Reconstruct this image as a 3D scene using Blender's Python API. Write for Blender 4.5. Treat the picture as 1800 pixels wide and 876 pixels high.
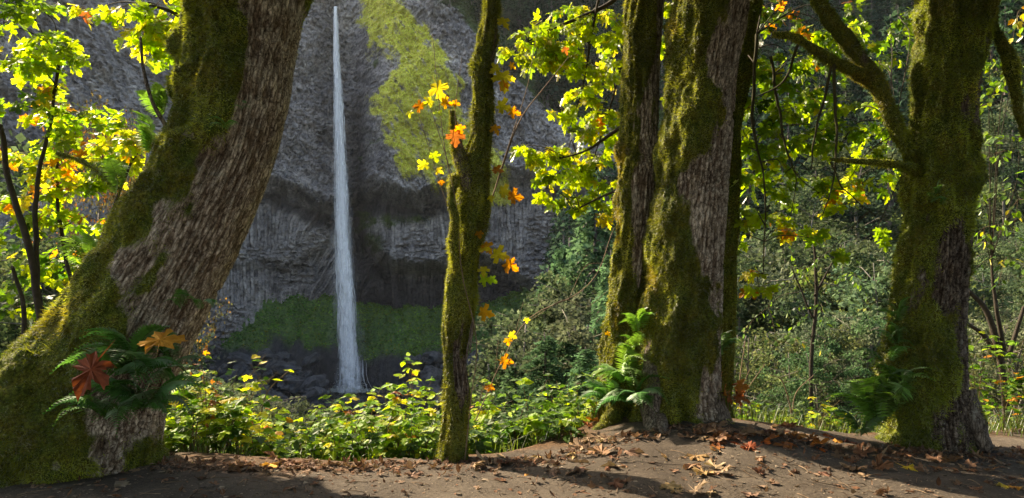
import bpy, math
import numpy as np
from mathutils import Matrix, Vector

# ------------------------------------------------------------------ scene, camera, light
sc = bpy.context.scene
for o in list(bpy.data.objects):
    bpy.data.objects.remove(o)
COL = sc.collection
F = 1173.0; PX0 = 900.0; PY0 = 540.0; CZ = 1.5      # focal length in photo pixels, horizon row, eye height

cam_d = bpy.data.cameras.new('camera'); cam = bpy.data.objects.new('camera', cam_d); COL.objects.link(cam)
cam_d.sensor_fit = 'HORIZONTAL'; cam_d.sensor_width = 36; cam_d.lens = F/1800*36
cam_d.shift_y = (PY0-438)/1800; cam_d.clip_start = .05; cam_d.clip_end = 2000
cam.location = (0, 0, CZ); cam.rotation_euler = (math.radians(90), 0, 0)
sc.camera = cam

SUN_EL = math.radians(40); SUN_AZ = math.radians(-50)     # azimuth from +Y, negative = towards -X
SUN_DIR = np.array([math.sin(SUN_AZ)*math.cos(SUN_EL), math.cos(SUN_AZ)*math.cos(SUN_EL), math.sin(SUN_EL)])
w = bpy.data.worlds.new('World'); sc.world = w; w.use_nodes = True
nt = w.node_tree; nt.nodes.clear()
sky = nt.nodes.new('ShaderNodeTexSky'); sky.sky_type = 'NISHITA'; sky.sun_disc = False
sky.sun_elevation = SUN_EL; sky.sun_rotation = SUN_AZ; sky.dust_density = 2.5; sky.ozone_density = 1.0
bg = nt.nodes.new('ShaderNodeBackground'); bg.inputs[1].default_value = 0.15
wo = nt.nodes.new('ShaderNodeOutputWorld')
nt.links.new(sky.outputs[0], bg.inputs[0]); nt.links.new(bg.outputs[0], wo.inputs[0])
sl = bpy.data.lights.new('sun', 'SUN'); sl.energy = 4.8; sl.angle = math.radians(.6); sl.color = (1.0, .91, .76)
so = bpy.data.objects.new('sun', sl); COL.objects.link(so); so.location = (0, 0, 60)
so.rotation_euler = Vector(SUN_DIR).to_track_quat('Z', 'Y').to_euler()
sc.view_settings.view_transform = 'Standard'; sc.view_settings.look = 'None'
sc.view_settings.exposure = 1.68; sc.view_settings.gamma = 1.0
sc.view_settings.use_white_balance = True; sc.view_settings.white_balance_temperature = 7700; sc.view_settings.white_balance_tint = 11
cy = sc.cycles
cy.use_denoising = True
try: cy.denoiser = 'OPENIMAGEDENOISE'
except Exception: pass
cy.max_bounces = 6; cy.diffuse_bounces = 3; cy.glossy_bounces = 2; cy.transmission_bounces = 3
cy.transparent_max_bounces = 10; cy.volume_bounces = 0; cy.sample_clamp_indirect = 4
cy.caustics_reflective = False; cy.caustics_refractive = False
cy.use_adaptive_sampling = True; cy.adaptive_threshold = 0.02
HAZE = True; HAZE_DENSITY = 0.00009

rng = np.random.default_rng(7)

# ------------------------------------------------------------------ helpers
def at(px, py, Y):
    return np.array([(px-PX0)/F*Y, Y, CZ-(py-PY0)/F*Y])

_T = np.random.default_rng(1).random(8192)*2-1
def vnoise(p, seed=0):
    p = np.asarray(p, float); i = np.floor(p).astype(np.int64); f = p-i
    f = f*f*f*(f*(f*6-15)+10)
    if p.shape[1] == 2:
        i = np.c_[i, np.zeros(len(i), np.int64)]; f = np.c_[f, np.zeros(len(f))]; zs = (0,)
    else: zs = (0, 1)
    out = np.zeros(len(p))
    for a in (0, 1):
        wa = f[:, 0] if a else 1-f[:, 0]
        for b in (0, 1):
            wb = f[:, 1] if b else 1-f[:, 1]
            for c in zs:
                wc = (f[:, 2] if c else 1-f[:, 2])
                h = ((i[:, 0]+a)*73856093) ^ ((i[:, 1]+b)*19349663) ^ ((i[:, 2]+c)*83492791) ^ (seed*2654435)
                h = (h ^ (h >> 13))*1274126177
                out += wa*wb*wc*_T[(h ^ (h >> 16)) & 8191]
    return out
def fbm(p, octv=4, gain=.5, seed=0, lac=2.03):
    p = np.asarray(p, float); s = 0; a = 1; t = 0
    for k in range(octv):
        s = s+a*vnoise(p, seed+k*17); t += a; a *= gain; p = p*lac
    return s/t*1.6
def worley(p, seed=0):
    i = np.floor(p).astype(np.int64); d1 = np.full(len(p), 9.); d2 = np.full(len(p), 9.); idv = np.zeros(len(p))
    for a in (-1, 0, 1):
        for b in (-1, 0, 1):
            h = ((i[:, 0]+a)*73856093) ^ ((i[:, 1]+b)*19349663) ^ (seed*2654435)
            h = (h ^ (h >> 13))*1274126177; h = h ^ (h >> 16)
            fx = _T[h & 8191]*.42+.5; fy = _T[(h >> 5) & 8191]*.42+.5
            d = np.hypot(i[:, 0]+a+fx-p[:, 0], i[:, 1]+b+fy-p[:, 1])
            near = d < d1; d2 = np.where(near, d1, np.minimum(d2, d)); idv = np.where(near, _T[(h >> 3) & 8191], idv); d1 = np.where(near, d, d1)
    return d1, d2, idv
def sstep(a, b, x):
    t = np.clip((x-a)/(b-a), 0, 1); return t*t*(3-2*t)
def nrm(v):
    v = np.asarray(v, float); return v/np.maximum(np.linalg.norm(v, axis=-1, keepdims=True), 1e-9)

def mesh(name, V, Fs, mat=None, col=None, attrs=None, smooth=True, facecol=None):
    """V Nx3, Fs an array or list of arrays (Mx3 / Mx4)"""
    if isinstance(Fs, np.ndarray): Fs = [Fs]
    Fs = [f for f in Fs if len(f)]
    me = bpy.data.meshes.new(name); V = np.ascontiguousarray(V, np.float32)
    me.vertices.add(len(V)); me.vertices.foreach_set('co', V.ravel())
    nl = sum(f.size for f in Fs); npoly = sum(len(f) for f in Fs)
    me.loops.add(nl); me.polygons.add(npoly)
    li = np.concatenate([f.ravel() for f in Fs]).astype(np.int32)
    tot = np.concatenate([np.full(len(f), f.shape[1]) for f in Fs]).astype(np.int32)
    st = np.concatenate([[0], np.cumsum(tot)[:-1]]).astype(np.int32)
    me.loops.foreach_set('vertex_index', li); me.polygons.foreach_set('loop_start', st)
    try: me.polygons.foreach_set('loop_total', tot)
    except Exception: pass
    me.polygons.foreach_set('use_smooth', np.full(npoly, smooth))
    me.update(calc_edges=True)
    if col is not None:
        c = np.ones((len(V), 4), np.float32); c[:, :3] = col
        at_ = me.attributes.new('col', 'FLOAT_COLOR', 'POINT'); at_.data.foreach_set('color', c.ravel())
    for k, v in (attrs or {}).items():
        a = me.attributes.new(k, 'FLOAT', 'POINT'); a.data.foreach_set('value', np.ascontiguousarray(v, np.float32))
    if mat: me.materials.append(mat)
    return me
def link(name, me, parent=None, loc=None, kind=None, label=None, cat=None, group=None):
    o = bpy.data.objects.new(name, me); COL.objects.link(o)
    if parent is not None: o.parent = parent
    if loc is not None: o.location = loc
    if kind: o['kind'] = kind
    if label: o['label'] = label
    if cat: o['category'] = cat
    if group: o['group'] = group
    return o
def empty(name, loc, label, cat, group=None, rz=0):
    o = link(name, None, None, tuple(loc), None, label, cat, group); o.rotation_euler = (0, 0, rz)
    o.empty_display_size = .2; return o

class Bag:
    """collects geometry"""
    def __init__(s): s.V = []; s.F3 = []; s.F4 = []; s.C = []; s.n = 0
    def add(s, V, F3=None, F4=None, col=(1, 1, 1)):
        V = np.asarray(V, float)
        s.V.append(V); c = np.asarray(col, float)
        s.C.append(np.broadcast_to(c, (len(V), 3)) if c.ndim == 1 else c)
        if F3 is not None: s.F3.append(np.asarray(F3)+s.n)
        if F4 is not None: s.F4.append(np.asarray(F4)+s.n)
        s.n += len(V)
    def build(s, name, mat, smooth=True, off=None):
        V = np.concatenate(s.V)
        if off is not None: V = V-np.asarray(off)
        fs = []
        if s.F3: fs.append(np.concatenate(s.F3))
        if s.F4: fs.append(np.concatenate(s.F4))
        return mesh(name, V, fs, mat, np.concatenate(s.C), smooth=smooth)

def catmull(P, n):
    P = np.asarray(P, float); P = np.vstack([2*P[0]-P[1], P, 2*P[-1]-P[-2]])
    m = len(P)-3; t = np.linspace(0, m-1e-6, n); k = t.astype(int); u = (t-k)[:, None]
    a, b, c, d = P[k], P[k+1], P[k+2], P[k+3]
    return .5*((2*b)+(-a+c)*u+(2*a-5*b+4*c-d)*u**2+(-a+3*b-3*c+d)*u**3)
def tube(bag, P, R, sides=5, col=(.1, .08, .06), cap=True):
    P = np.asarray(P, float); n = len(P); R = np.broadcast_to(np.asarray(R, float), (n,))
    T = nrm(np.gradient(P, axis=0)); ref = np.array([0.02, 1, .03]) if abs(T[:, 1]).mean() < .8 else np.array([1., 0, 0])
    A = nrm(np.cross(T, ref)); B = np.cross(T, A)
    th = np.arange(sides)/sides*2*math.pi
    V = P[:, None]+R[:, None, None]*(A[:, None]*np.cos(th)[None, :, None]+B[:, None]*np.sin(th)[None, :, None])
    i = np.arange(n-1)[:, None]*sides; j = np.arange(sides)[None]; k = (j+1) % sides
    q = np.stack([i+j, i+k, i+sides+k, i+sides+j], -1).reshape(-1, 4)
    V = V.reshape(-1, 3); F3 = None
    V = np.vstack([V, P[-1:]+T[-1:]*R[-1], P[:1]])
    e = n*sides; jj = np.arange(sides); kk = (jj+1) % sides
    F3 = np.vstack([np.stack([(n-1)*sides+jj, (n-1)*sides+kk, np.full(sides, e)], -1), np.stack([kk, jj, np.full(sides, e+1)], -1)])
    bag.add(V, F3, q, col)

# ------------------------------------------------------------------ materials
def newmat(name):
    m = bpy.data.materials.new(name); m.use_nodes = True; t = m.node_tree; t.nodes.clear()
    out = t.nodes.new('ShaderNodeOutputMaterial')
    def N(kind, **kw):
        n = t.nodes.new(kind)
        for k, v in kw.items():
            if k in ('ins',):
                for a, b in v.items(): n.inputs[a].default_value = b
            else: setattr(n, k, v)
        return n
    def L(a, b): t.links.new(a, b)
    return m, t, N, L, out
def noise_node(N, L, vec, scale, detail=5, rough=.6):
    n = N('ShaderNodeTexNoise'); n.inputs['Scale'].default_value = scale; n.inputs['Detail'].default_value = detail
    n.inputs['Roughness'].default_value = rough
    if vec is not None: L(vec, n.inputs['Vector'])
    return n
def ramp_node(N, L, fac, stops):
    r = N('ShaderNodeValToRGB'); e = r.color_ramp.elements
    while len(e) > 2: e.remove(e[-1])
    for k, (p, c) in enumerate(stops):
        el = e[k] if k < 2 else e.new(p)
        el.position = p; el.color = (*c, 1) if len(c) == 3 else c
    L(fac, r.inputs[0]); return r
def mixrgb(N, L, fac, a, b, mode='MIX'):
    m = N('ShaderNodeMix'); m.data_type = 'RGBA'; m.blend_type = mode
    for sock, v in ((m.inputs[0], fac), (m.inputs[6], a), (m.inputs[7], b)):
        if hasattr(v, 'is_output'): L(v, sock)
        else: sock.default_value = v if isinstance(v, float) or isinstance(v, int) else (*v, 1)
    return m.outputs[2]

def mat_leaf(name, trans=.5, rough=.45, gloss=.12, var=.25, tc=(1.35, 1.35, .75)):
    m, t, N, L, out = newmat(name)
    a = N('ShaderNodeAttribute', attribute_name='col')
    oi = N('ShaderNodeObjectInfo'); g = N('ShaderNodeNewGeometry')
    hs = N('ShaderNodeHueSaturation')
    mr = N('ShaderNodeMapRange'); L(oi.outputs['Random'], mr.inputs[0]); mr.inputs[3].default_value = 1-var; mr.inputs[4].default_value = 1+var
    mr2 = N('ShaderNodeMapRange'); L(oi.outputs['Random'], mr2.inputs[0]); mr2.inputs[3].default_value = .485; mr2.inputs[4].default_value = .515
    L(mr.outputs[0], hs.inputs['Value']); L(mr2.outputs[0], hs.inputs['Hue']); L(a.outputs['Color'], hs.inputs['Color'])
    n = noise_node(N, L, g.outputs['Position'], 22, 3); r = ramp_node(N, L, n.outputs[0], [(.3, (.7, .7, .7)), (.7, (1.15, 1.15, 1.15))])
    c = mixrgb(N, L, 1.0, hs.outputs[0], r.outputs[0], 'MULTIPLY')
    d = N('ShaderNodeBsdfDiffuse'); tr = N('ShaderNodeBsdfTranslucent'); gl = N('ShaderNodeBsdfGlossy'); gl.inputs['Roughness'].default_value = rough
    gl.inputs['Color'].default_value = (.9, .9, .9, 1)
    L(c, d.inputs[0])
    c2 = mixrgb(N, L, 1.0, c, tc, 'MULTIPLY'); L(c2, tr.inputs[0])
    mx = N('ShaderNodeMixShader'); mx.inputs[0].default_value = trans; L(d.outputs[0], mx.inputs[1]); L(tr.outputs[0], mx.inputs[2])
    fr = N('ShaderNodeFresnel'); fr.inputs[0].default_value = 1.4
    ml = N('ShaderNodeMath', operation='MULTIPLY'); L(fr.outputs[0], ml.inputs[0]); ml.inputs[1].default_value = gloss*6
    mx2 = N('ShaderNodeMixShader'); L(ml.outputs[0], mx2.inputs[0]); L(mx.outputs[0], mx2.inputs[1]); L(gl.outputs[0], mx2.inputs[2])
    L(mx2.outputs[0], out.inputs[0]); return m
def mat_attr(name, rough=.9, bump=.4, scale=40, var=(.6, 1.3), stretch=(1, 1, 1), nscale=14, spec=.2):
    m, t, N, L, out = newmat(name)
    a = N('ShaderNodeAttribute', attribute_name='col'); g = N('ShaderNodeNewGeometry')
    mp = N('ShaderNodeMapping'); mp.inputs['Scale'].default_value = stretch; L(g.outputs['Position'], mp.inputs[0])
    n = noise_node(N, L, mp.outputs[0], nscale, 5); r = ramp_node(N, L, n.outputs[0], [(.3, (var[0],)*3), (.7, (var[1],)*3)])
    c = mixrgb(N, L, 1.0, a.outputs['Color'], r.outputs[0], 'MULTIPLY')
    b = N('ShaderNodeBsdfPrincipled'); b.inputs['Roughness'].default_value = rough; b.inputs['Specular IOR Level'].default_value = spec
    L(c, b.inputs['Base Color'])
    n2 = noise_node(N, L, mp.outputs[0], scale, 6, .65); bp = N('ShaderNodeBump'); bp.inputs['Strength'].default_value = bump
    bp.inputs['Distance'].default_value = .5/scale*2; L(n2.outputs[0], bp.inputs['Height']); L(bp.outputs[0], b.inputs['Normal'])
    L(b.outputs[0], out.inputs[0]); return m

M_leaf = mat_leaf('maple_leaf', .75, gloss=.05)
M_small = mat_leaf('small_leaf', .55, .5, .035)
M_far = mat_leaf('forest_leaf', .35, .7, 0, .3, (1.05, 1.15, .95))
M_fern = mat_leaf('fern', .45, .6, .02, .15)
M_dry = mat_leaf('dry_leaf', .12, .7, .02, .15)
M_mosst = mat_leaf('moss_tuft', .45, .7, .02, .05)
M_twig = mat_attr('twig_bark', .9, .4, 60)
M_root = mat_attr('root_bark', .85, .9, 30, (.5, 1.4), (1, 1, .35), 18)
M_stone = mat_attr('pebble', .9, .5, 40)

# moss + bark on the big trunks
def mat_trunk(name, bark1, bark2, mossc=(.085, .095, .014)):
    m, t, N, L, out = newmat(name)
    g = N('ShaderNodeNewGeometry'); ma = N('ShaderNodeAttribute', attribute_name='moss'); fu = N('ShaderNodeAttribute', attribute_name='furrow')
    mp = N('ShaderNodeMapping'); mp.inputs['Scale'].default_value = (1, 1, .3); tcn = N('ShaderNodeAttribute', attribute_name='tc'); L(tcn.outputs['Vector'], mp.inputs[0])
    n1 = noise_node(N, L, mp.outputs[0], 34, 7, .72); n2 = noise_node(N, L, g.outputs['Position'], 5, 4); n3 = noise_node(N, L, g.outputs['Position'], 45, 5, .7)
    mpc = N('ShaderNodeMapping'); mpc.inputs['Scale'].default_value = (1, 1, .2); L(tcn.outputs['Vector'], mpc.inputs[0])
    nw = noise_node(N, L, tcn.outputs['Vector'], 9, 3); wv = N('ShaderNodeVectorMath', operation='MULTIPLY_ADD'); L(nw.outputs['Color'], wv.inputs[0]); wv.inputs[1].default_value = (.05, .05, .05); L(mpc.outputs[0], wv.inputs[2])
    vo = N('ShaderNodeTexVoronoi', feature='DISTANCE_TO_EDGE'); vo.inputs['Scale'].default_value = 36; L(wv.outputs[0], vo.inputs['Vector'])
    crk = ramp_node(N, L, vo.outputs['Distance'], [(.0, (.3, .26, .24)), (.09, (.85, .83, .8)), (.3, (1.15, 1.15, 1.15))])
    r1 = ramp_node(N, L, n1.outputs[0], [(.36, bark1), (.5, tuple((a+b)/2 for a, b in zip(bark1, bark2))), (.62, bark2)])
    r2 = ramp_node(N, L, n2.outputs[0], [(.3, (.62, .56, .5)), (.55, (1, 1, 1)), (.75, (1.15, 1.1, 1.0))])
    c = mixrgb(N, L, 1.0, r1.outputs[0], r2.outputs[0], 'MULTIPLY')
    c = mixrgb(N, L, 1.0, c, crk.outputs[0], 'MULTIPLY')
    gr3 = ramp_node(N, L, n3.outputs[0], [(.35, (.6, .6, .6)), (.65, (1.35, 1.35, 1.35))]); c = mixrgb(N, L, 1.0, c, gr3.outputs[0], 'MULTIPLY')
    # pale crustose lichen specks
    n4 = noise_node(N, L, g.outputs['Position'], 9, 6, .7); r4 = ramp_node(N, L, n4.outputs[0], [(.6, (0, 0, 0)), (.66, (.55, .55, .55))])
    c = mixrgb(N, L, r4.outputs[0], c, (.34, .33, .28))
    fr = ramp_node(N, L, fu.outputs['Fac'], [(0, (.42, .36, .32)), (.6, (1, 1, 1))])
    c = mixrgb(N, L, 1.0, c, fr.outputs[0], 'MULTIPLY')
    n5 = noise_node(N, L, g.outputs['Position'], 38, 6, .7); r5 = ramp_node(N, L, n5.outputs[0], [(.34, tuple(x*.25 for x in mossc)), (.5, mossc), (.66, tuple(x*2.0 for x in mossc))])
    n6 = noise_node(N, L, g.outputs['Position'], 6, 3); r6 = ramp_node(N, L, n6.outputs[0], [(.38, (1.2, .95, .85)), (.52, (1, 1, 1)), (.66, (.65, .8, .8))])
    r5o = mixrgb(N, L, 1.0, r5.outputs[0], r6.outputs[0], 'MULTIPLY')
    ad = N('ShaderNodeMath', operation='MULTIPLY_ADD'); L(n3.outputs[0], ad.inputs[0]); ad.inputs[1].default_value = .7; L(ma.outputs['Fac'], ad.inputs[2])
    mm = N('ShaderNodeMapRange'); L(ad.outputs[0], mm.inputs[0]); mm.inputs[1].default_value = .72; mm.inputs[2].default_value = .95
    c = mixrgb(N, L, mm.outputs[0], c, r5o)
    b = N('ShaderNodeBsdfPrincipled'); b.inputs['Roughness'].default_value = .92; b.inputs['Specular IOR Level'].default_value = .15
    L(c, b.inputs['Base Color'])
    bp = N('ShaderNodeBump'); bp.inputs['Strength'].default_value = .9; bp.inputs['Distance'].default_value = .02; L(n1.outputs[0], bp.inputs['Height'])
    bp2 = N('ShaderNodeBump'); bp2.inputs['Strength'].default_value = .8; bp2.inputs['Distance'].default_value = .01; L(n3.outputs[0], bp2.inputs['Height']); L(bp.outputs[0], bp2.inputs['Normal'])
    L(bp2.outputs[0], b.inputs['Normal']); L(b.outputs[0], out.inputs[0]); return m
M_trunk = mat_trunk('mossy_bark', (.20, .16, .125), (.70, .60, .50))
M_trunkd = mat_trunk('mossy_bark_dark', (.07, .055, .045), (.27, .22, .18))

# ground
def mat_ground():
    m, t, N, L, out = newmat('forest_path_soil')
    g = N('ShaderNodeNewGeometry'); li = N('ShaderNodeAttribute', attribute_name='litter'); gr = N('ShaderNodeAttribute', attribute_name='green')
    P = g.outputs['Position']
    n1 = noise_node(N, L, P, 1.3, 5, .6); n2 = noise_node(N, L, P, 30, 6, .7); n3 = noise_node(N, L, P, 110, 3, .6); n4 = noise_node(N, L, P, 7, 5, .65)
    c = ramp_node(N, L, n1.outputs[0], [(.3, (.056, .044, .034)), (.6, (.092, .074, .057)), (.75, (.125, .102, .08))]).outputs[0]
    c = mixrgb(N, L, 1.0, c, ramp_node(N, L, n2.outputs[0], [(.3, (.5, .46, .42)), (.5, (1, 1, 1)), (.72, (1.3, 1.27, 1.2))]).outputs[0], 'MULTIPLY')
    c = mixrgb(N, L, 1.0, c, ramp_node(N, L, n3.outputs[0], [(.32, (.6, .6, .6)), (.6, (1.12, 1.12, 1.12))]).outputs[0], 'MULTIPLY')
    lt = ramp_node(N, L, n2.outputs[0], [(.3, (.03, .018, .01)), (.5, (.09, .05, .025)), (.7, (.2, .11, .05))]).outputs[0]
    ad = N('ShaderNodeMath', operation='MULTIPLY_ADD'); L(n4.outputs[0], ad.inputs[0]); ad.inputs[1].default_value = .9; L(li.outputs['Fac'], ad.inputs[2])
    mm = N('ShaderNodeMapRange'); L(ad.outputs[0], mm.inputs[0]); mm.inputs[1].default_value = .75; mm.inputs[2].default_value = 1.15
    c = mixrgb(N, L, mm.outputs[0], c, lt)
    gn = ramp_node(N, L, n2.outputs[0], [(.3, (.010, .014, .006)), (.7, (.035, .05, .015))]).outputs[0]
    ad2 = N('ShaderNodeMath', operation='MULTIPLY_ADD'); L(n4.outputs[0], ad2.inputs[0]); ad2.inputs[1].default_value = .6; L(gr.outputs['Fac'], ad2.inputs[2])
    m2 = N('ShaderNodeMapRange'); L(ad2.outputs[0], m2.inputs[0]); m2.inputs[1].default_value = .6; m2.inputs[2].default_value = 1.0
    c = mixrgb(N, L, m2.outputs[0], c, gn)
    b = N('ShaderNodeBsdfPrincipled'); b.inputs['Roughness'].default_value = .95; b.inputs['Specular IOR Level'].default_value = .15
    L(c, b.inputs['Base Color'])
    bp = N('ShaderNodeBump'); bp.inputs['Strength'].default_value = .8; bp.inputs['Distance'].default_value = .015; L(n2.outputs[0], bp.inputs['Height'])
    bp2 = N('ShaderNodeBump'); bp2.inputs['Strength'].default_value = .6; bp2.inputs['Distance'].default_value = .004; L(n3.outputs[0], bp2.inputs['Height']); L(bp.outputs[0], bp2.inputs['Normal'])
    L(bp2.outputs[0], b.inputs['Normal']); L(b.outputs[0], out.inputs[0]); return m
M_ground = mat_ground()

def mat_cliff():
    m, t, N, L, out = newmat('basalt_cliff')
    g = N('ShaderNodeNewGeometry'); P = g.outputs['Position']
    li = N('ShaderNodeAttribute', attribute_name='lichen'); mo = N('ShaderNodeAttribute', attribute_name='mossy'); we = N('ShaderNodeAttribute', attribute_name='wet_shade'); tn = N('ShaderNodeAttribute', attribute_name='tone')
    n1 = noise_node(N, L, P, .16, 6, .65); n2 = noise_node(N, L, P, 1.5, 7, .72); n3 = noise_node(N, L, P, 3.2, 5, .75)
    c = ramp_node(N, L, n1.outputs[0], [(.3, (.235, .218, .215)), (.5, (.33, .305, .297)), (.72, (.42, .39, .362))]).outputs[0]
    c = mixrgb(N, L, 1.0, c, ramp_node(N, L, n2.outputs[0], [(.32, (.38, .38, .4)), (.5, (1, 1, 1)), (.7, (1.5, 1.47, 1.4))]).outputs[0], 'MULTIPLY')
    c = mixrgb(N, L, 1.0, c, ramp_node(N, L, tn.outputs['Fac'], [(0, (.35, .35, .36)), (.5, (1, 1, 1)), (1, (1.6, 1.55, 1.5))]).outputs[0], 'MULTIPLY')
    c = mixrgb(N, L, we.outputs['Fac'], c, mixrgb(N, L, 1.0, c, (.17, .17, .18), 'MULTIPLY'))  # darkens soaked rock and the shade painted under the overhangs
    def patch(attr, c, colr, lo, hi, k):
        ad = N('ShaderNodeMath', operation='MULTIPLY_ADD'); L(n3.outputs[0], ad.inputs[0]); ad.inputs[1].default_value = k; L(attr.outputs['Fac'], ad.inputs[2])
        mm = N('ShaderNodeMapRange'); L(ad.outputs[0], mm.inputs[0]); mm.inputs[1].default_value = lo; mm.inputs[2].default_value = hi
        return mixrgb(N, L, mm.outputs[0], c, colr)
    lc = ramp_node(N, L, n2.outputs[0], [(.3, (.42, .40, .06)), (.55, (.78, .72, .13)), (.75, (.92, .86, .25))]).outputs[0]
    c = patch(li, c, lc, 1.0, 1.35, 1.3)
    gc = ramp_node(N, L, n2.outputs[0], [(.3, (.02, .035, .01)), (.7, (.10, .15, .03))]).outputs[0]
    c = patch(mo, c, gc, .95, 1.25, 1.1)
    b = N('ShaderNodeBsdfPrincipled'); b.inputs['Roughness'].default_value = .8; b.inputs['Specular IOR Level'].default_value = .3
    L(c, b.inputs['Base Color'])
    bp = N('ShaderNodeBump'); bp.inputs['Strength'].default_value = 1.0; bp.inputs['Distance'].default_value = .4; L(n2.outputs[0], bp.inputs['Height'])
    L(bp.outputs[0], b.inputs['Normal']); L(b.outputs[0], out.inputs[0]); return m
M_cliff = mat_cliff()

def mat_water():
    m, t, N, L, out = newmat('dark_pool_water')
    b = N('ShaderNodeBsdfPrincipled'); b.inputs['Base Color'].default_value = (.015, .018, .02, 1); b.inputs['Roughness'].default_value = .12
    g = N('ShaderNodeNewGeometry'); n = noise_node(N, L, g.outputs['Position'], 1.2, 4); bp = N('ShaderNodeBump'); bp.inputs['Strength'].default_value = .5; bp.inputs['Distance'].default_value = .3
    L(n.outputs[0], bp.inputs['Height']); L(bp.outputs[0], b.inputs['Normal']); L(b.outputs[0], out.inputs[0]); return m
def mat_fall(name, lo, hi, amax, sc=(2.2, 2.2, .11)):
    m, t, N, L, out = newmat(name)
    g = N('ShaderNodeNewGeometry'); mp = N('ShaderNodeMapping'); mp.inputs['Scale'].default_value = sc; L(g.outputs['Position'], mp.inputs[0])
    n = noise_node(N, L, mp.outputs[0], 1.0, 6, .62); a = N('ShaderNodeAttribute', attribute_name='dens')
    ad = N('ShaderNodeMath', operation='MULTIPLY_ADD'); L(n.outputs[0], ad.inputs[0]); ad.inputs[1].default_value = 1.6; L(a.outputs['Fac'], ad.inputs[2])
    mm = N('ShaderNodeMapRange'); L(ad.outputs[0], mm.inputs[0]); mm.inputs[1].default_value = lo; mm.inputs[2].default_value = hi; mm.inputs[4].default_value = amax
    d = N('ShaderNodeBsdfDiffuse'); d.inputs[0].default_value = (1, 1, 1, 1); tl = N('ShaderNodeBsdfTranslucent'); tl.inputs[0].default_value = (.93, .94, 1, 1)
    mx = N('ShaderNodeMixShader'); mx.inputs[0].default_value = .12; L(d.outputs[0], mx.inputs[1]); L(tl.outputs[0], mx.inputs[2])
    tp = N('ShaderNodeBsdfTransparent'); m2 = N('ShaderNodeMixShader'); L(mm.outputs[0], m2.inputs[0]); L(tp.outputs[0], m2.inputs[1]); L(mx.outputs[0], m2.inputs[2])
    L(m2.outputs[0], out.inputs[0]); return m

# ------------------------------------------------------------------ terrain
EX = np.array([-60, -8, -6, -4, -2.4, -1.2, 0, .55, 1.2, 2.0, 3.0, 3.8, 5, 7, 9, 60])
EY = np.array([10, 7.8, 7.4, 6.95, 6.35, 6.45, 6.6, 7.1, 7.75, 8.0, 7.9, 7.6, 7.9, 8.3, 8.6, 12])
def hground(x, y):
    x = np.asarray(x, float); y = np.asarray(y, float); s = np.broadcast(x, y).shape
    x = np.broadcast_to(x, s); y = np.broadcast_to(y, s)
    p = np.c_[x.ravel(), y.ravel()]
    near = 0.30*np.exp(-((x-1.75)/1.35)**2-((y-7.2)/1.35)**2)+.05*np.exp(-((x-4.8)/1.2)**2-((y-7.4)/.7)**2)
    near = near+.05*np.exp(-((x+4.3)/1.3)**2-((y-6.9)/.6)**2)
    near = near+(fbm(p*.9, 3, seed=3)*.035+fbm(p*4, 3, seed=4)*.010).reshape(s)
    ye = np.interp(x, EX, EY)+.12*vnoise(p*1.7, 5).reshape(s)
    d = np.maximum(y-ye, 0)
    drop = .52*(np.sqrt(d*d+.2)-math.sqrt(.2))
    xc = -.25*y-3
    ur = np.maximum(x-xc-13, 0); ul = np.maximum(xc-14-x, 0)
    k = sstep(4, 22, d)
    rise = k*(.62*(np.sqrt(ur**2+25)-5)+.45*(np.sqrt(ul**2+25)-5))
    rough = (fbm(p*.12, 4, seed=9)*1.2).reshape(s)*sstep(3, 20, d)
    base = np.maximum(-drop, -17)
    base = np.where(-drop < -14, -17+3*np.exp((-14+drop)*-1/3), -drop)
    return near*(1-sstep(2, 8, d))+base+rise+rough
def grid_faces(nr, nc):
    i = np.arange(nr-1)[:, None]*nc; j = np.arange(nc-1)[None]
    return np.stack([i+j, i+j+1, i+nc+j+1, i+nc+j], -1).reshape(-1, 4)

xs = np.concatenate([-np.geomspace(160, 7.2, 60), np.arange(-7, 8.01, .04), np.geomspace(8.3, 160, 60)])
ys = np.concatenate([np.arange(-8, 3.5, .4), np.arange(3.6, 9.6, .04), 9.6+np.geomspace(.1, 103, 130)])
GX, GY = np.meshgrid(xs, ys); GZ = hground(GX, GY)
ye = np.interp(GX, EX, EY)
nz = fbm(np.c_[GX.ravel(), GY.ravel()]*1.1, 4, seed=11).reshape(GX.shape)
litter = sstep(-.75, .1, GY-ye+nz*.35)*.55+.12*nz
litter = litter+.25*np.exp(-((GX-1.9)/1.6)**2-((GY-6.9)/.8)**2)*(nz > 0)
green = sstep(.25, 2.2, GY-ye)
V = np.c_[GX.ravel(), GY.ravel(), GZ.ravel()]
link('ground', mesh('ground', V, grid_faces(len(ys), len(xs)), M_ground, attrs={'litter': litter.ravel(), 'green': green.ravel()}), kind='structure', label='sandy brown forest path running along the edge of the ravine')

# ------------------------------------------------------------------ cliff
YC = ([-400, 0, 200, 350, 470, 600, 700, 900, 1000, 1150, 1400, 2100], [64, 92, 109, 129, 142, 146, 146, 143, 137, 128, 122, 116])
pxs = np.concatenate([np.arange(-400, 340, 4.5), np.arange(340, 1010, 1.7), np.arange(1012, 2100, 8)])
zs = np.concatenate([np.arange(-18, 74, .21), np.arange(74, 150, 1.)])
PXg, Zg = np.meshgrid(pxs, zs); Yb = np.interp(PXg, *YC); PYg = PY0-(Zg-CZ)/Yb*F
Xb = (PXg-PX0)/F*Yb
A_ = lambda pts: np.interp(PXg, [p[0] for p in pts], [p[1] for p in pts])
pw = np.c_[PXg.ravel()*.113, Zg.ravel()]
def nzf(s, o=4, seed=0): return fbm(pw*s, o, seed=seed).reshape(PXg.shape)
wob = nzf(.15, 4, 21)*7+nzf(.6, 3, 24)*3
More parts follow.
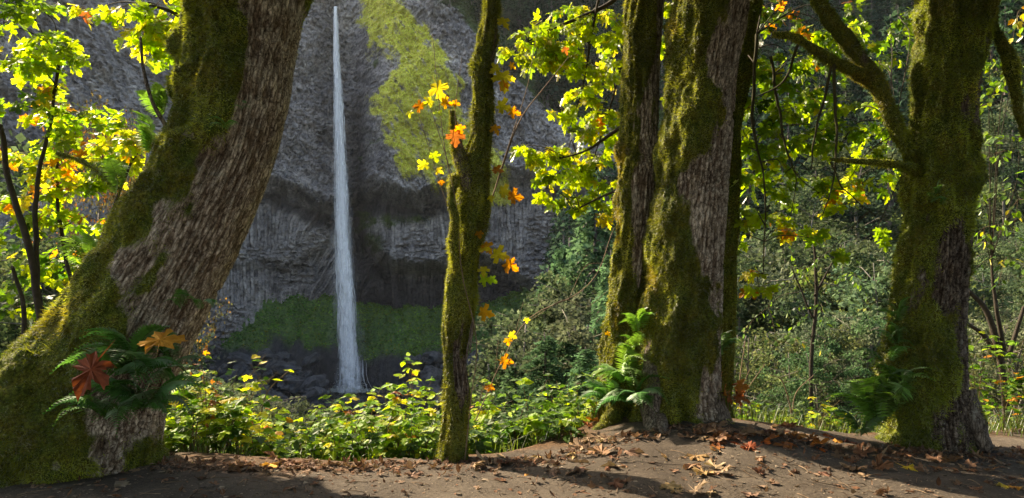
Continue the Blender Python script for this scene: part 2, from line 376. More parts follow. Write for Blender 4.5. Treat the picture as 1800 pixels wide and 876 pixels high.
yA = A_([(-400, 300), (0, 300), (300, 330), (380, 336), (470, 350), (530, 376), (580, 394), (620, 374), (660, 372), (700, 385), (740, 390), (790, 368), (850, 358), (960, 350), (1400, 345)])+wob
yB = A_([(-400, 480), (380, 472), (470, 480), (520, 478), (570, 446), (600, 400), (625, 400), (650, 445), (690, 480), (730, 487), (790, 476), (850, 470), (900, 492), (960, 530), (1400, 560)])+wob*.7
s1 = yA-PYg; s2 = yB-PYg
depthA = A_([(-400, 3), (300, 5.), (560, 6), (610, 4), (700, 8), (760, 8.5), (850, 5), (960, 3), (1400, 1)])
depthB = A_([(-400, 1), (380, 2.), (560, 3), (620, 4), (680, 10), (850, 11), (920, 7), (1000, 1), (1400, 0)])
d = depthA*sstep(-3, 34, s1)+depthB*sstep(-5, 22, s2)
d = d+1.3*np.exp(-((s1-32)/18)**2)*A_([(300, 1), (600, .7), (760, 1), (1400, .5)])
d = d+.9*sstep(-4, 4, PYg-292-wob)*(1-sstep(470, 640, PXg))          # bench left of the falls
d = d-1.2*np.exp(-((PXg-628-wob*.5)/14)**2)*sstep(460, 300, PYg)      # groove beside the falls
d = d+2.2*sstep(600, 740, PXg+(PYg-200)*.25)*sstep(420, 300, PYg)
# textures
upper = sstep(-2, 12, s1)
q = np.c_[pw[:, 0]*1.0+fbm(pw*.5, 2, seed=31)*.6, pw[:, 1]*1.0]
f1, f2, idc = worley(q*1.5, 3); f1 = f1.reshape(PXg.shape); f2 = f2.reshape(PXg.shape); idc = idc.reshape(PXg.shape)
tex_u = .38*idc*sstep(0, .12, f2-f1)-.18*sstep(.14, 0, f2-f1)
diag = np.c_[(pw[:, 0]*.55+pw[:, 1]*.45), (pw[:, 0]*.45-pw[:, 1]*.9)*.35]
tex_u = tex_u+fbm(diag*.55, 5, .6, 41).reshape(PXg.shape)*.9+nzf(.07, 3, 42)*1.8
tilt = .62*sstep(470, 560, PXg)*(1-sstep(592, 604, PXg))+.5*sstep(612, 640, PXg)*(1-sstep(650, 690, PXg))*sstep(445, 470, PYg)
cc = (PXg+tilt*(PYg-410)+nzf(.25, 2, 51)*3)/6.2
ic = np.floor(cc); fc = cc-ic
r1 = _T[(ic.astype(np.int64)*7919) & 8191]; seg = np.floor(PYg/(22+14*r1)+r1*9)
r2 = _T[(ic.astype(np.int64)*7919+seg.astype(np.int64)*104729) & 8191]
tex_c = .36*np.sqrt(np.clip(1-(2*fc-1)**2, 0, 1))+.28*r1+.32*r2
brk = sstep(-.1, .35, nzf(.12, 4, 55)+.9*np.exp(-((PYg-yB+25)/22)**2)-.25)
q2 = np.c_[pw[:, 0]*.8, pw[:, 1]*1.7]; g1, g2, idd = worley(q2, 8)
tex_b = (.75*idd*sstep(0, .2, g2-g1)-.3*sstep(.15, 0, g2-g1)).reshape(PXg.shape)
tex_l = tex_c*(1-brk)+tex_b*brk+nzf(.1, 3, 56)*.8
d = d+tex_u*upper+tex_l*(1-upper)+nzf(1.7, 3, 57)*.2
# rim and the wooded slope above it
rim = A_([(-400, -20), (300, -20), (480, -60), (560, -90), (580, -50), (586, 13), (597, 13), (606, -10), (660, -60), (720, 0), (770, 70), (830, 130), (900, 180), (960, 222), (1000, 240), (1150, 250), (1400, 250)])+wob
up = np.maximum(rim-PYg, 0)*.113
d = d-np.minimum(up*(3.2-2.58*sstep(480, 640, PXg)), 90)
Yn = Yb-d
Xn = (PXg-PX0)/F*Yn
lpoly = np.array([(640, 42), (665, 30), (690, 62), (722, 95), (750, 118), (790, 170), (812, 235), (845, 275), (885, 300), (895, 372), (850, 385), (790, 352), (735, 338), (698, 318), (672, 262), (664, 214), (690, 200), (700, 150), (655, 130), (645, 95)], float)
def sdpoly(X, Y, P):
    x = X.ravel(); y = Y.ravel(); dmin = np.full(len(x), 1e9); ins = np.zeros(len(x), bool)
    for k in range(len(P)):
        a = P[k]; b = P[(k+1) % len(P)]; e = b-a; t = np.clip(((x-a[0])*e[0]+(y-a[1])*e[1])/(e@e), 0, 1)
        dmin = np.minimum(dmin, np.hypot(x-a[0]-t*e[0], y-a[1]-t*e[1]))
        c = ((a[1] > y) != (b[1] > y)) & (x < (b[0]-a[0])*(y-a[1])/(b[1]-a[1]+1e-9)+a[0]); ins ^= c
    return np.where(ins, dmin, -dmin).reshape(X.shape)
sd = sdpoly(PXg+nzf(.3, 4, 61)*16, PYg+nzf(.3, 4, 62)*12, lpoly)
dn = np.c_[(pw[:, 0]*.8+pw[:, 1]*.6)*1.6, (pw[:, 0]*.6-pw[:, 1]*.8)*.5]
ln = fbm(dn, 4, .6, 63).reshape(PXg.shape)
lich = sstep(-20, 12, sd)*(.80+.5*ln)
lich = np.maximum(lich, .5*sstep(.2, .5, nzf(.35, 4, 64))*np.exp(-((PXg-715)/60)**2-((PYg-400)/20)**2))
mossy = .9*sstep(0, 3, up)+.55*np.exp(-((PYg-398)/14)**2)*sstep(650, 690, PXg)*(1-sstep(740, 790, PXg))+.4*sstep(.2, .6, nzf(.2, 4, 66))*sstep(610, 640, PXg)*(1-sstep(660, 690, PXg))
mossy = mossy+.45*sstep(.25, .6, nzf(.25, 4, 67))*sstep(505, 480, PYg)*.6
wet_shade = .85*np.exp(-((PXg-628)/26)**2)*sstep(120, 240, PYg)+.95*sstep(12, 0, s1)*sstep(-26, -8, s1)*A_([(300, .75), (640, 1), (800, 1), (900, .5), (1400, .3)])+.95*sstep(2, -10, s2)*sstep(600, 650, PXg)*(1-.6*sstep(900, 960, PXg))+.75*sstep(560, 620, PYg)  # shade painted under both overhangs and in the cave; soaked rock by the falls
wet_shade = wet_shade+.35*sstep(0, .5, nzf(.05, 3, 68)+.1)*sstep(545, 560, PXg)*(1-sstep(590, 600, PXg))
tone = .5+.25*nzf(.25, 4, 71)+(.2*r1+.18*r2)*(1-upper)*(1-brk)-.3*(1-upper)*(1-brk)*sstep(.32, .5, np.abs(fc-.5))+.16*idc*upper-.4*upper*sstep(.16, .02, f2-f1)+.3*fbm(diag*.9, 4, .6, 73).reshape(PXg.shape)*upper+(.25*idd-.3*sstep(.15, 0, g2-g1)).reshape(PXg.shape)*brk*(1-upper)
tone = tone+.16*np.exp(-((PYg-410)/38)**2)*sstep(470, 520, PXg)*(1-sstep(595, 605, PXg))
V = np.c_[Xn.ravel(), Yn.ravel(), Zg.ravel()]
Fc = grid_faces(len(zs), len(pxs))
link('cliff', mesh('cliff', V, Fc, M_cliff, attrs={'lichen': lich.ravel(), 'mossy': mossy.ravel(), 'wet_shade': np.clip(wet_shade, 0, 1).ravel(), 'tone': np.clip(tone, 0, 1).ravel()}, smooth=False), kind='structure', label='tall grey basalt cliff with yellow lichen and bands of columns')
# yellow tufts growing on the lichen patch
sel = np.where((lich.ravel() > .62) & (ln.ravel() > -.25))[0]; kk = rng.choice(sel, 17000); Pn = np.c_[Xn.ravel(), Yn.ravel(), Zg.ravel()][kk]+rng.normal(0, .12, (17000, 3))+[0, -.15, 0]
dn_ = nrm(rng.normal(0, 1, (len(kk), 3))*[.8, .5, .8]+[.25, -.7, -.35]); sz = rng.uniform(.10, .42, (len(kk), 1)); sd_ = nrm(np.cross(dn_, rng.normal(0, 1, (len(kk), 3))))
VV = np.stack([Pn-sd_*sz*.25, Pn+sd_*sz*.25, Pn+dn_*sz+sd_*sz*.1, Pn+dn_*sz-sd_*sz*.15], 1).reshape(-1, 3)
cb = (np.array([.80, .74, .13])[None]*(1+.45*vnoise(Pn*.5, 96)[:, None])+np.array([.0, .04, .0]))*rng.uniform(.5, 1.7, (len(kk), 1)); cb = np.clip(cb, .02, .92)
CLIFF_TUFTS = (VV, np.repeat(cb, 4, 0))
def cliff_top(px, k):        # a point on the slope above the rim: k metres up from it
    i = np.abs(pxs-px).argmin(); u = up[:, i]; j = np.abs(u-k).argmin()
    return np.array([Xn[j, i], Yn[j, i], Zg[j, i]])

# ------------------------------------------------------------------ slope under the cliff, rocks, pool
tx = np.arange(-85, 16, .38); ty = np.arange(104, 153, .38)
TX, TY = np.meshgrid(tx, ty); tp = np.c_[TX.ravel(), TY.ravel()]
tpx = PX0+TX/TY*F
top = np.interp(tpx, [-200, 300, 380, 560, 640, 760, 860, 920, 1000, 1100], [9, 7, 6., 5.2, 3.2, 2.2, 2.5, 6, 12, 14])
lump = (fbm(tp*.16, 5, .6, 81)*3.0+fbm(tp*.7, 3, seed=82)*.5).reshape(TX.shape)
f0 = sstep(131.5, 145.5, TY+lump*.5+np.interp(tpx, [300, 600, 900], [4, 0, 3]))
g1, g2, idd = worley(tp*.42, 12); bould = (idd*1.0+1.1*(1-g1**2*2)).reshape(TX.shape)
TZ = -15.9+bould*.9*sstep(132, 127, TY)*(1-np.exp(-((TX+31)/6)**2-((TY-125)/6)**2)*1.1)+(top+15)*f0**.8+lump*.6*f0
wall = sstep(.02, .12, f0)*4.0; TZ = TZ+wall*(1-f0)*.9
tgreen = sstep(.12, .30, f0+fbm(tp*.25, 4, seed=83).reshape(TX.shape)*.16)
def mat_talus():
    m, t, N, L, out = newmat('talus')
    g = N('ShaderNodeNewGeometry'); P = g.outputs['Position']; gr = N('ShaderNodeAttribute', attribute_name='green')
    n = noise_node(N, L, P, 1.2, 6, .7); n2 = noise_node(N, L, P, .25, 4)
    c = ramp_node(N, L, n.outputs[0], [(.3, (.015, .015, .017)), (.7, (.075, .072, .07))]).outputs[0]
    gc = ramp_node(N, L, n.outputs[0], [(.3, (.03, .07, .018)), (.55, (.10, .19, .04)), (.75, (.24, .29, .05))]).outputs[0]
    c = mixrgb(N, L, gr.outputs['Fac'], c, gc)
    b = N('ShaderNodeBsdfPrincipled'); b.inputs['Roughness'].default_value = .75; L(c, b.inputs['Base Color'])
    bp = N('ShaderNodeBump'); bp.inputs['Distance'].default_value = .5; L(n.outputs[0], bp.inputs['Height']); L(bp.outputs[0], b.inputs['Normal'])
    L(b.outputs[0], out.inputs[0]); return m
V = np.c_[TX.ravel(), TY.ravel(), TZ.ravel()]
link('talus_slope', mesh('talus_slope', V, grid_faces(len(ty), len(tx)), mat_talus(), attrs={'green': tgreen.ravel()}, smooth=False), kind='structure', label='mossy green slope and dark rocks around the foot of the falls')
# ground cover on it: small leafy tufts
sel = np.where((tgreen.ravel() > .35) & (tpx.ravel() > 330) & (tpx.ravel() < 1000) & (TY.ravel() < 147))[0]
k = rng.choice(sel, 52000); P = V[k]+rng.normal(0, .25, (len(k), 3))*[1, 1, .3]+[0, 0, .1]
dirn = nrm(rng.normal(0, 1, (len(k), 3))*[1, .6, .4]+[0, -.3, .45]); sz = rng.uniform(.12, .38, len(k))[:, None]
side = nrm(np.cross(dirn, rng.normal(0, 1, (len(k), 3))))
VV = np.stack([P-side*sz*.4, P+side*sz*.4, P+dirn*sz+side*sz*.15, P+dirn*sz-side*sz*.25], 1).reshape(-1, 3)
gn = vnoise(P*.35, 91); cb = np.array([.10, .21, .045])[None]*(1+.5*gn[:, None])+np.clip(vnoise(P*.2, 92), 0, 1)[:, None]*np.array([.08, .07, .0])
cb = cb*rng.uniform(.45, 1.7, (len(k), 1))*(1+.55*vnoise(P*1.1, 95))[:, None]; yl = rng.random(len(k)) < .06; cb[yl] = [.28, .26, .03]
link('cliff_foliage', mesh('cliff_foliage', CLIFF_TUFTS[0], np.arange(len(CLIFF_TUFTS[0])).reshape(-1, 4), M_far, CLIFF_TUFTS[1], smooth=False), kind='stuff', label='feathery yellow green growth hanging on the cliff right of the waterfall')
link('ground_cover', mesh('ground_cover', VV, np.arange(len(VV)).reshape(-1, 4), M_far, np.repeat(np.clip(cb, .01, 1), 4, 0), smooth=False), kind='stuff', label='low green plants carpeting the slope beneath the cliff')

# boulders round the pool
def rock_mesh(seed):
    bm_ = np.array([(x, y, z) for x in np.linspace(-1, 1, 9) for y in np.linspace(-1, 1, 9) for z in (0,)])
    u = np.linspace(0, math.pi, 11)[:, None]; v_ = np.arange(16)/16*2*math.pi
    P = np.stack([np.sin(u)*np.cos(v_), np.sin(u)*np.sin(v_), np.cos(u)+0*v_], -1).reshape(-1, 3)
    g1_, g2_, id_ = worley(np.c_[P[:, 0]*1.3+P[:, 2], P[:, 1]*1.3-P[:, 2]]+seed, seed)
    P = P*(1+.25*id_+.2*vnoise(P*1.5, seed)+.1*vnoise(P*4, seed))[:, None]*[1, .8, .65]
    i = np.arange(10)[:, None]*16; j = np.arange(16)[None]; k = (j+1) % 16
    q = np.stack([i+j, i+k, i+16+k, i+16+j], -1).reshape(-1, 4)
    return mesh('boulder', P, q[:, ::-1], M_rock, np.full((len(P), 3), .085)*np.array([1, .97, .97]), smooth=False)
M_rock = mat_attr('wet_basalt', .55, .9, 2.5, (.35, 1.8), nscale=1.1, spec=.5)
RK = [rock_mesh(s) for s in range(4)]
for k in range(64):
    px = rng.uniform(385, 860); py = rng.uniform(628, 712)
    if 555 < px < 715: continue
    Y = 131.5-(py-628)*.22+rng.normal(0, .5); p = at(px, py, Y); s = rng.uniform(.8, 2.6)
    wl = 'left of the falls' if px < 560 else 'at the foot of the falls' if px < 660 else 'right of the falls'
    wl2 = 'by the pool edge' if py > 675 else 'low on the green slope'
    sz_ = 'large' if s > 1.9 else 'small' if s < 1.3 else 'middle sized'
    o = link('boulder', RK[k % 4], None, tuple(p), None, sz_+' dark wetted boulder '+wl+' '+wl2, 'boulder', 'dark boulders '+wl+' '+wl2); o.scale = (s*1.3, s, s); o.rotation_euler = (rng.normal(0, .3), rng.normal(0, .3), rng.uniform(0, 6))
V = np.array([(-70, 104, -15.3), (0, 104, -15.3), (0, 134, -15.3), (-70, 134, -15.3)], float)
link('pool', mesh('pool', V, np.array([[0, 1, 2, 3]]), mat_water()), kind='structure', label='dark plunge pool at the foot of the waterfall')

# waterfall
def fall(name, hw, lo, hi, amax, seed, y0=130.6, dens0=.55, parent=None, ra=.35, scx=(2.2, 2.2, .11)):
    n = 520; pyv = np.linspace(12, 688, n); kk = np.arange(n)
    cx = np.interp(pyv, [12, 100, 200, 300, 400, 500, 600, 688], [589.5, 591.5, 595.5, 599, 602, 607.5, 613, 619])
    h = np.interp(pyv, [12, 60, 100, 200, 300, 400, 500, 600, 670, 688], hw)
    Yv = np.full(n, y0); zc = CZ-(pyv-PY0)/F*y0
    s = 40; th = np.arange(s)/s*2*math.pi
    TH, KK = np.meshgrid(th, kk); cs = np.cos(TH); sn = np.sin(TH)
    p = np.stack([cs*2.2, sn*2.2, (zc[:, None]*.28)+0*TH], -1).reshape(-1, 3)
    dsp = 1+.28*fbm(p, 4, .6, seed).reshape(TH.shape)+.14*fbm(p*[2, 2, 3], 3, .6, seed+3).reshape(TH.shape)
    hm = h[:, None]*y0/F*dsp
    mx = (cx[:, None]-PX0)/F*y0+cs*hm; my = y0+sn*hm*ra*1.4
    V = np.stack([mx, my, zc[:, None]+0*mx], -1).reshape(-1, 3)
    i = np.arange(n-1)[:, None]*s; j = np.arange(s)[None]; k2 = (j+1) % s
    q = np.stack([i+j, i+k2, i+s+k2, i+s+j], -1).reshape(-1, 4)
    edge = np.abs(cs); dens = dens0-(.5*edge**3)-.45*sstep(420, 688, pyv)[:, None]*edge
    return link(name, mesh(name, V, q, mat_fall(name, lo, hi, amax, scx), attrs={'dens': dens.ravel()}), parent=parent)
w0 = np.array([3.0, 3.6, 4.8, 7.2, 9.6, 11.5, 15., 19., 26, 33])
wf = fall('waterfall', w0*.78, 1.0, 1.38, .97, 100, dens0=.84)
wf['kind'] = 'structure'; wf['label'] = 'tall thin white waterfall dropping down the grey cliff into the pool'
fall('water_veil', w0*1.2, .85, 1.6, .75, 120, 130.4, .42, wf, .4, (1.4, 1.4, .07))
fall('water_mist', w0*np.array([1, 1, 1.1, 1.3, 1.5, 1.7, 1.9, 2.0, 2.1, 2.0]), .85, 2.0, .42, 140, 130.2, .35, wf, .4, (.9, .9, .05))
# separate strands of falling water
b = Bag(); cxf = lambda py: np.interp(py, [12, 100, 200, 300, 400, 500, 600, 688], [589.5, 591.5, 595.5, 599, 602, 607.5, 613, 619]); hwf = lambda py: np.interp(py, [12, 60, 100, 200, 300, 400, 500, 600, 670, 688], w0)
for q in range(300):
    a0 = rng.uniform(10, 640)**1.0; ln = rng.uniform(40, 210); a1 = min(a0+ln, 690); n = int((a1-a0)/3)+4; py = np.linspace(a0, a1, n)
    of = np.clip(rng.normal(0, .48), -1.15, 1.15); wd = rng.uniform(.03, .13)*(1+a0/400)*(1.2-.5*abs(of))
    lat = cxf(py)+hwf(py)*(of+.12*fbm(np.c_[py*.03, np.full(n, q*3.7)], 3, seed=5)); yy = 130.6+rng.normal(0, .25)
    P = np.stack([(lat-PX0)/F*yy, np.full(n, yy)+.1*np.sin(py*.05+q), CZ-(py-PY0)/F*yy], -1)
    t = np.linspace(0, 1, n); tube(b, P, wd*np.sin(np.pi*np.clip(t*.96+.03, 0, 1))**.6*(1+.35*fbm(np.c_[py*.09, np.full(n, q*9.1)], 2, seed=6)), 6, (1, 1, 1))
so_ = link('falling_strands', b.build('falling_strands', mat_fall('strand', .55, 1.25, .92, (3, 3, .5))), wf, kind='stuff')
so_.data.attributes.new('dens', 'FLOAT', 'POINT').data.foreach_set('value', np.full(len(so_.data.vertices), .1, np.float32))
b = Bag()
for q in range(2600):
    r = abs(rng.normal(0, 1)); a = rng.uniform(0, 6.283); c = at(614, 688, 130.3)
    p = c+np.array([math.cos(a)*r*2.6, math.sin(a)*r*1.5, rng.exponential(.28 if q < 900 else 1.5)*(1.6-min(r, 1.5))])
    sz = rng.uniform(.06, .3) if q < 900 else rng.uniform(.03, .11); vv = p+rng.normal(0, sz, (4, 3))*[1.3, 1, .55]
    b.add(vv, np.array([[0, 1, 2], [0, 2, 3], [0, 3, 1], [1, 3, 2]]), None, (.85, .87, .92))
link('foam', b.build('foam', mat_leaf('foam', .4, .6, 0, .05)), kind='stuff', label='white splash and foam where the waterfall hits the pool')

# ------------------------------------------------------------------ big mossy trunks
def moss_blades(name, P, Nn, parent, mat, off, L=(.010, .036), base=(.10, .125, .014), hi=(.36, .38, .045), wd=.0035, droop=.5):
    n = len(P); a = rng.normal(0, 1, (n, 3)); dirn = nrm(Nn*1.0+a*.65+np.array([0, 0, -droop*.5])[None]*rng.random((n, 1)))
    ln = rng.uniform(L[0], L[1], (n, 1))*(1+1.6*np.clip(vnoise(P*7, 201), 0, 1)[:, None]); s = nrm(np.cross(dirn, a))*wd*rng.uniform(.7, 1.5, (n, 1))
    P = P-Nn*.006
    V = np.stack([P-s, P+s, P+dirn*ln+np.array([0, 0, -.25])*ln*droop], 1).reshape(-1, 3)
    t = np.clip(.5+.55*vnoise(P*4, 202)+rng.normal(0, .2, n), 0, 1)[:, None]
    c = (np.array(base)*(1-t)+np.array(hi)*t)*(.85+.55*vnoise(P*1.9, 207))[:, None]; br = (vnoise(P*2.2, 203) > .45)[:, None]; c = np.where(br, c*[1.08, .88, .85], c)
    me = mesh(name, V-np.asarray(off), np.arange(len(V)).reshape(-1, 3), mat, np.repeat(c, 3, 0), smooth=False)
    return link(name, me, parent, kind='stuff')

def trunk(name, pts, off, parent, mat, seed, bias, moss_amt, nblades, NU=176, step=.02, lumps=.05, bark=.014, buttress=0, zt=None, bare=None, extra=None):
    """pts: (px, py, Y, half width px). bias(theta, py) -> moss bias. Returns centre line."""
    pts = np.array(pts, float); C = np.array([at(*p[:3]) for p in pts]); R = pts[:, 3]*pts[:, 2]/F
    ln = np.linalg.norm(np.diff(C, axis=0), axis=1).sum(); n = int(ln/step)
    Q = catmull(np.c_[C, R, pts[:, 1]], n); C = Q[:, :3]; R = Q[:, 3]; PYc = Q[:, 4]
    T = nrm(np.gradient(C, axis=0)); X = np.array([1., 0, 0]); A = nrm(X-(T@X)[:, None]*T); B = np.cross(T, A); B = np.where(B[:, 1:2] < 0, -B, B)
    th = np.arange(NU)/NU*2*math.pi; TH = np.broadcast_to(th, (n, NU)); H = np.broadcast_to((np.arange(n)*step)[:, None], (n, NU))
    D = A[:, None]*np.cos(th)[None, :, None]+B[:, None]*np.sin(th)[None, :, None]
    sw = np.stack([np.cos(TH), np.sin(TH), H], -1)
    fb = lambda s, o, sd, g=.5: fbm((sw*np.array(s)).reshape(-1, 3), o, g, sd+seed).reshape(n, NU)
    Rr = R[:, None]*(1+.05*fb((.9, .9, .5), 2, 1)+.03*fb((2.2, 2.2, .3), 2, 2))
    mos = moss_amt+bias(TH, np.broadcast_to(PYc[:, None], (n, NU)))+.55*fb((1.1, 1.1, .9), 4, 3)+.2*fb((4, 4, 3), 3, 4)
    M = sstep(.1, .5, mos)
    kf = 22*max(R.mean(), .12)/.45
    ridge = 1-np.abs(fb((kf, kf, 2.2), 4, 5, .6))*1.9
    furrow = sstep(.25, 1, ridge)
    dsp = (1-M)*bark*(furrow*2-1)+M*(.008+lumps*np.clip(fb((3.2, 3.2, 2.6), 4, 6)+.25, -.4, 1.2)*.8)+M*lumps*.5*fb((1.4, 1.4, 1.8), 2, 7)
    if buttress:
        hb = np.exp(-H/.45); dsp = dsp+buttress*hb*(.5+.5*np.cos(TH*5+seed+fb((1, 1, .6), 2, 8)*1.5))*R[:, None]
    if extra is not None: dsp = dsp+extra(TH, H, PYc[:, None])*R[:, None]
    V = C[:, None]+D*(Rr+dsp)[..., None]
    Vf = V.reshape(-1, 3)
    i = np.arange(n-1)[:, None]*NU; j = np.arange(NU)[None]; k = (j+1) % NU
    q = np.stack([i+j, i+k, i+NU+k, i+NU+j], -1).reshape(-1, 4)
    me = mesh('trunk', Vf-np.asarray(off), q, mat, attrs={'moss': (M*.8+.12).ravel(), 'furrow': np.maximum(furrow, M).ravel()})
    tc = me.attributes.new('tc', 'FLOAT_VECTOR', 'POINT'); tc.data.foreach_set('vector', (sw*[R.mean(), R.mean(), 1]+seed).astype(np.float32).ravel())
    o = link('trunk', me, parent)
    # moss tufts
    if nblades:
        wgt = (M*R[:, None]*(np.where(np.sin(TH) > .35, .35, 1.0))*sstep(-420, -150, np.broadcast_to(PYc[:, None], M.shape))).ravel(); wgt = wgt/wgt.sum()
        kk = rng.choice(len(Vf), nblades, p=wgt); ii = kk//NU; jj = kk % NU
        nn = nrm(np.cross(V[ii, (jj+1) % NU]-V[ii, jj-1], V[np.minimum(ii+1, n-1), jj]-V[np.maximum(ii-1, 0), jj]))
        sg = np.sign((nn*D[ii, jj]).sum(1))[:, None]; nn = nn*sg
        P = Vf[kk]+rng.normal(0, step*.6, (nblades, 3))*(1-np.abs(nn))
        moss_blades('moss', P, nn, parent, M_mosst, off)
    return C, R, V
left_b = lambda a, b=0: (lambda TH, PY: a*-np.cos(TH)+b*np.sin(TH))

def limb(parent, off, pts, seed, nbl, mat=None, lump=.018, name='branch', amt=.75, bl=(.01, .028)):
    pts = np.array(pts, float); C = np.array([at(*p[:3]) for p in pts]); R = pts[:, 3]*pts[:, 2]/F
    ln = np.linalg.norm(np.diff(C, axis=0), axis=1).sum(); n = max(int(ln/.02), 8); Q = catmull(np.c_[C, R], n); C = Q[:, :3]; R = Q[:, 3]
    NU = 28; T = nrm(np.gradient(C, axis=0)); ref = np.array([0, 1., .01]); A = nrm(np.cross(T, ref)); B = np.cross(T, A)
    th = np.arange(NU)/NU*2*math.pi; D = A[:, None]*np.cos(th)[None, :, None]+B[:, None]*np.sin(th)[None, :, None]
    p0 = (C[:, None]+D*R[:, None, None])
    nf = fbm((p0*9).reshape(-1, 3), 3, seed=seed).reshape(n, NU); M = sstep(-.5, .2, fbm((p0*2.2).reshape(-1, 3), 3, seed=seed+3).reshape(n, NU)+amt)
    V = C[:, None]+D*(R[:, None]*(1+.12*nf)+M*lump*(nf+.5))[..., None]; Vf = V.reshape(-1, 3)
    i = np.arange(n-1)[:, None]*NU; j = np.arange(NU)[None]; k = (j+1) % NU
    q = np.stack([i+j, i+k, i+NU+k, i+NU+j], -1).reshape(-1, 4)
    tip = Vf.shape[0]; Vf2 = np.vstack([Vf, C[-1:]+T[-1:]*R[-1]]); jj = np.arange(NU)
    f3 = np.stack([(n-1)*NU+jj, (n-1)*NU+(jj+1) % NU, np.full(NU, tip)], -1)
    me = mesh(name, Vf2-off, [f3, q], mat or M_trunkd, attrs={'moss': np.append(M.ravel()*.8, .5), 'furrow': np.ones(len(Vf2))})
    tc = me.attributes.new('tc', 'FLOAT_VECTOR', 'POINT'); tc.data.foreach_set('vector', Vf2.astype(np.float32).ravel())
    br = link(name, me, parent)
    if nbl:
        kk = rng.choice(len(Vf), nbl, p=(M*R[:, None]+1e-6).ravel()/(M*R[:, None]+1e-6).sum()); P = Vf[kk]; nn = D.reshape(-1, 3)[kk]
        P = P+T[kk//NU]*rng.normal(0, .012, (nbl, 1))
        moss_blades('moss', P, nn, parent, M_mosst, off, bl)
    return C

# --- the big leaning maple at the left
O_A = at(125, 800, 6.35); O_A[2] = hground(O_A[0], O_A[1])
tA = empty('leaning_maple_tree', O_A, 'thick leaning mossy maple tree at the left of the path with ferns at its foot', 'tree')
def biasA(TH, PY):
    b = .55*-np.cos(TH)+.1*np.sin(TH)+.5-.95*sstep(.4, .75, np.cos(TH))*sstep(760, 640, PY)*sstep(20, 120, PY)
    b = b+.5*sstep(250, 0, PY)*np.exp(-((np.cos(TH)-.15)/.5)**2)
    return b-.12*sstep(540, 680, PY)*sstep(-.55, .1, np.cos(TH))
def exA(TH, H, PY):
    g = -.16*np.exp(-((TH-(math.pi+.62))/.16)**2)*sstep(420, 250, PY)     # the seam beside the second stem
    return g+.35*sstep(560, 800, PY)*np.exp(-((TH-math.pi)/.5)**2)+.22*sstep(560, 800, PY)*np.exp(-((TH-4.4)/.35)**2)
trunk('trunk', [(118, 862, 6.3, 150), (118, 806, 6.3, 140), (140, 740, 6.3, 132), (171, 660, 6.3, 117), (231, 560, 6.32, 104), (283, 470, 6.36, 98), (336, 370, 6.4, 95), (387, 270, 6.45, 86), (413, 170, 6.5, 88), (421, 90, 6.55, 92), (431, 0, 6.6, 96), (442, -200, 6.7, 92), (470, -500, 6.9, 75)],
      O_A, tA, M_trunk, 11, biasA, .24, 150000, NU=230, lumps=.10, bark=.012, buttress=.10, extra=exA)
limb(tA, O_A, [(360, 330, 6.25, 20), (344, 240, 6.2, 22), (344, 140, 6.25, 22), (350, 40, 6.35, 22), (352, -80, 6.5, 24), (345, -300, 6.6, 24)], 21, 12000, lump=.03, name='side_stem')
limb(tA, O_A, [(60, 640, 5.9, 40), (20, 700, 5.7, 44), (-40, 770, 5.6, 42), (-110, 830, 5.5, 40)], 23, 9000, lump=.03, name='root')
#limb(tA, O_A, [(170, 700, 6.0, 50), (110, 760, 5.75, 48), (90, 810, 5.6, 40), (80, 850, 5.5, 26)], 24, 1500, lump=.02, name='root', amt=-.4)
limb(tA, O_A, [(292, 222, 6.2, 4), (268, 180, 6.1, 3.2), (252, 120, 6.1, 2.8), (247, 66, 6.1, 2.2)], 25, 0, lump=0, name='dead_branch', amt=-2)

# --- thin mossy tree in the middle
O_B = at(795, 806, 6.62); tB = empty('slender_mossy_tree', O_B, 'slender mossy tree with a broken side stem standing before the waterfall pool', 'tree')
trunk('trunk', [(795, 850, 6.62, 22.7), (796, 806, 6.62, 21.0), (800, 740, 6.62, 16.8), (806, 690, 6.62, 18.5), (802, 630, 6.62, 16.8), (806, 585, 6.62, 21.8), (812, 530, 6.62, 24.4), (813, 490, 6.62, 23.5), (822, 450, 6.62, 18.5), (832, 400, 6.62, 21.8), (833, 350, 6.62, 24.4), (834, 300, 6.62, 20.2), (846, 240, 6.62, 14.3), (848, 180, 6.62, 13.4), (846, 130, 6.62, 15.1), (856, 80, 6.62, 14.3), (862, 30, 6.62, 10.9), (866, -20, 6.62, 10.9), (874, -200, 6.6, 10.1), (890, -500, 6.5, 6.7)],
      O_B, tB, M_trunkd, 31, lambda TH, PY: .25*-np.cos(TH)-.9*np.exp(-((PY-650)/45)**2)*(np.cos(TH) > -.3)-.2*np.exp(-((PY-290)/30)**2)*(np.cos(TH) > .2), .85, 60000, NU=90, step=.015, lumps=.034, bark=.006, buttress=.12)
limb(tB, O_B, [(836, 372, 6.56, 8), (822, 325, 6.5, 12), (812, 290, 6.5, 12), (803, 250, 6.52, 9), (797, 222, 6.54, 6), (794, 196, 6.55, 3)], 33, 5500, lump=.012, name='broken_stem', amt=.1)
limb(tB, O_B, [(806, 480, 6.5, 9), (797, 430, 6.42, 7), (800, 385, 6.4, 6), (793, 350, 6.42, 6), (800, 310, 6.48, 7)], 34, 5000, lump=.008, name='side_stem')
limb(tB, O_B, [(812, 700, 6.52, 1.6), (818, 640, 6.5, 1.8), (832, 560, 6.46, 1.6), (826, 620, 6.45, 1.4)], 36, 0, lump=0, name='creeper_stem', amt=-3)

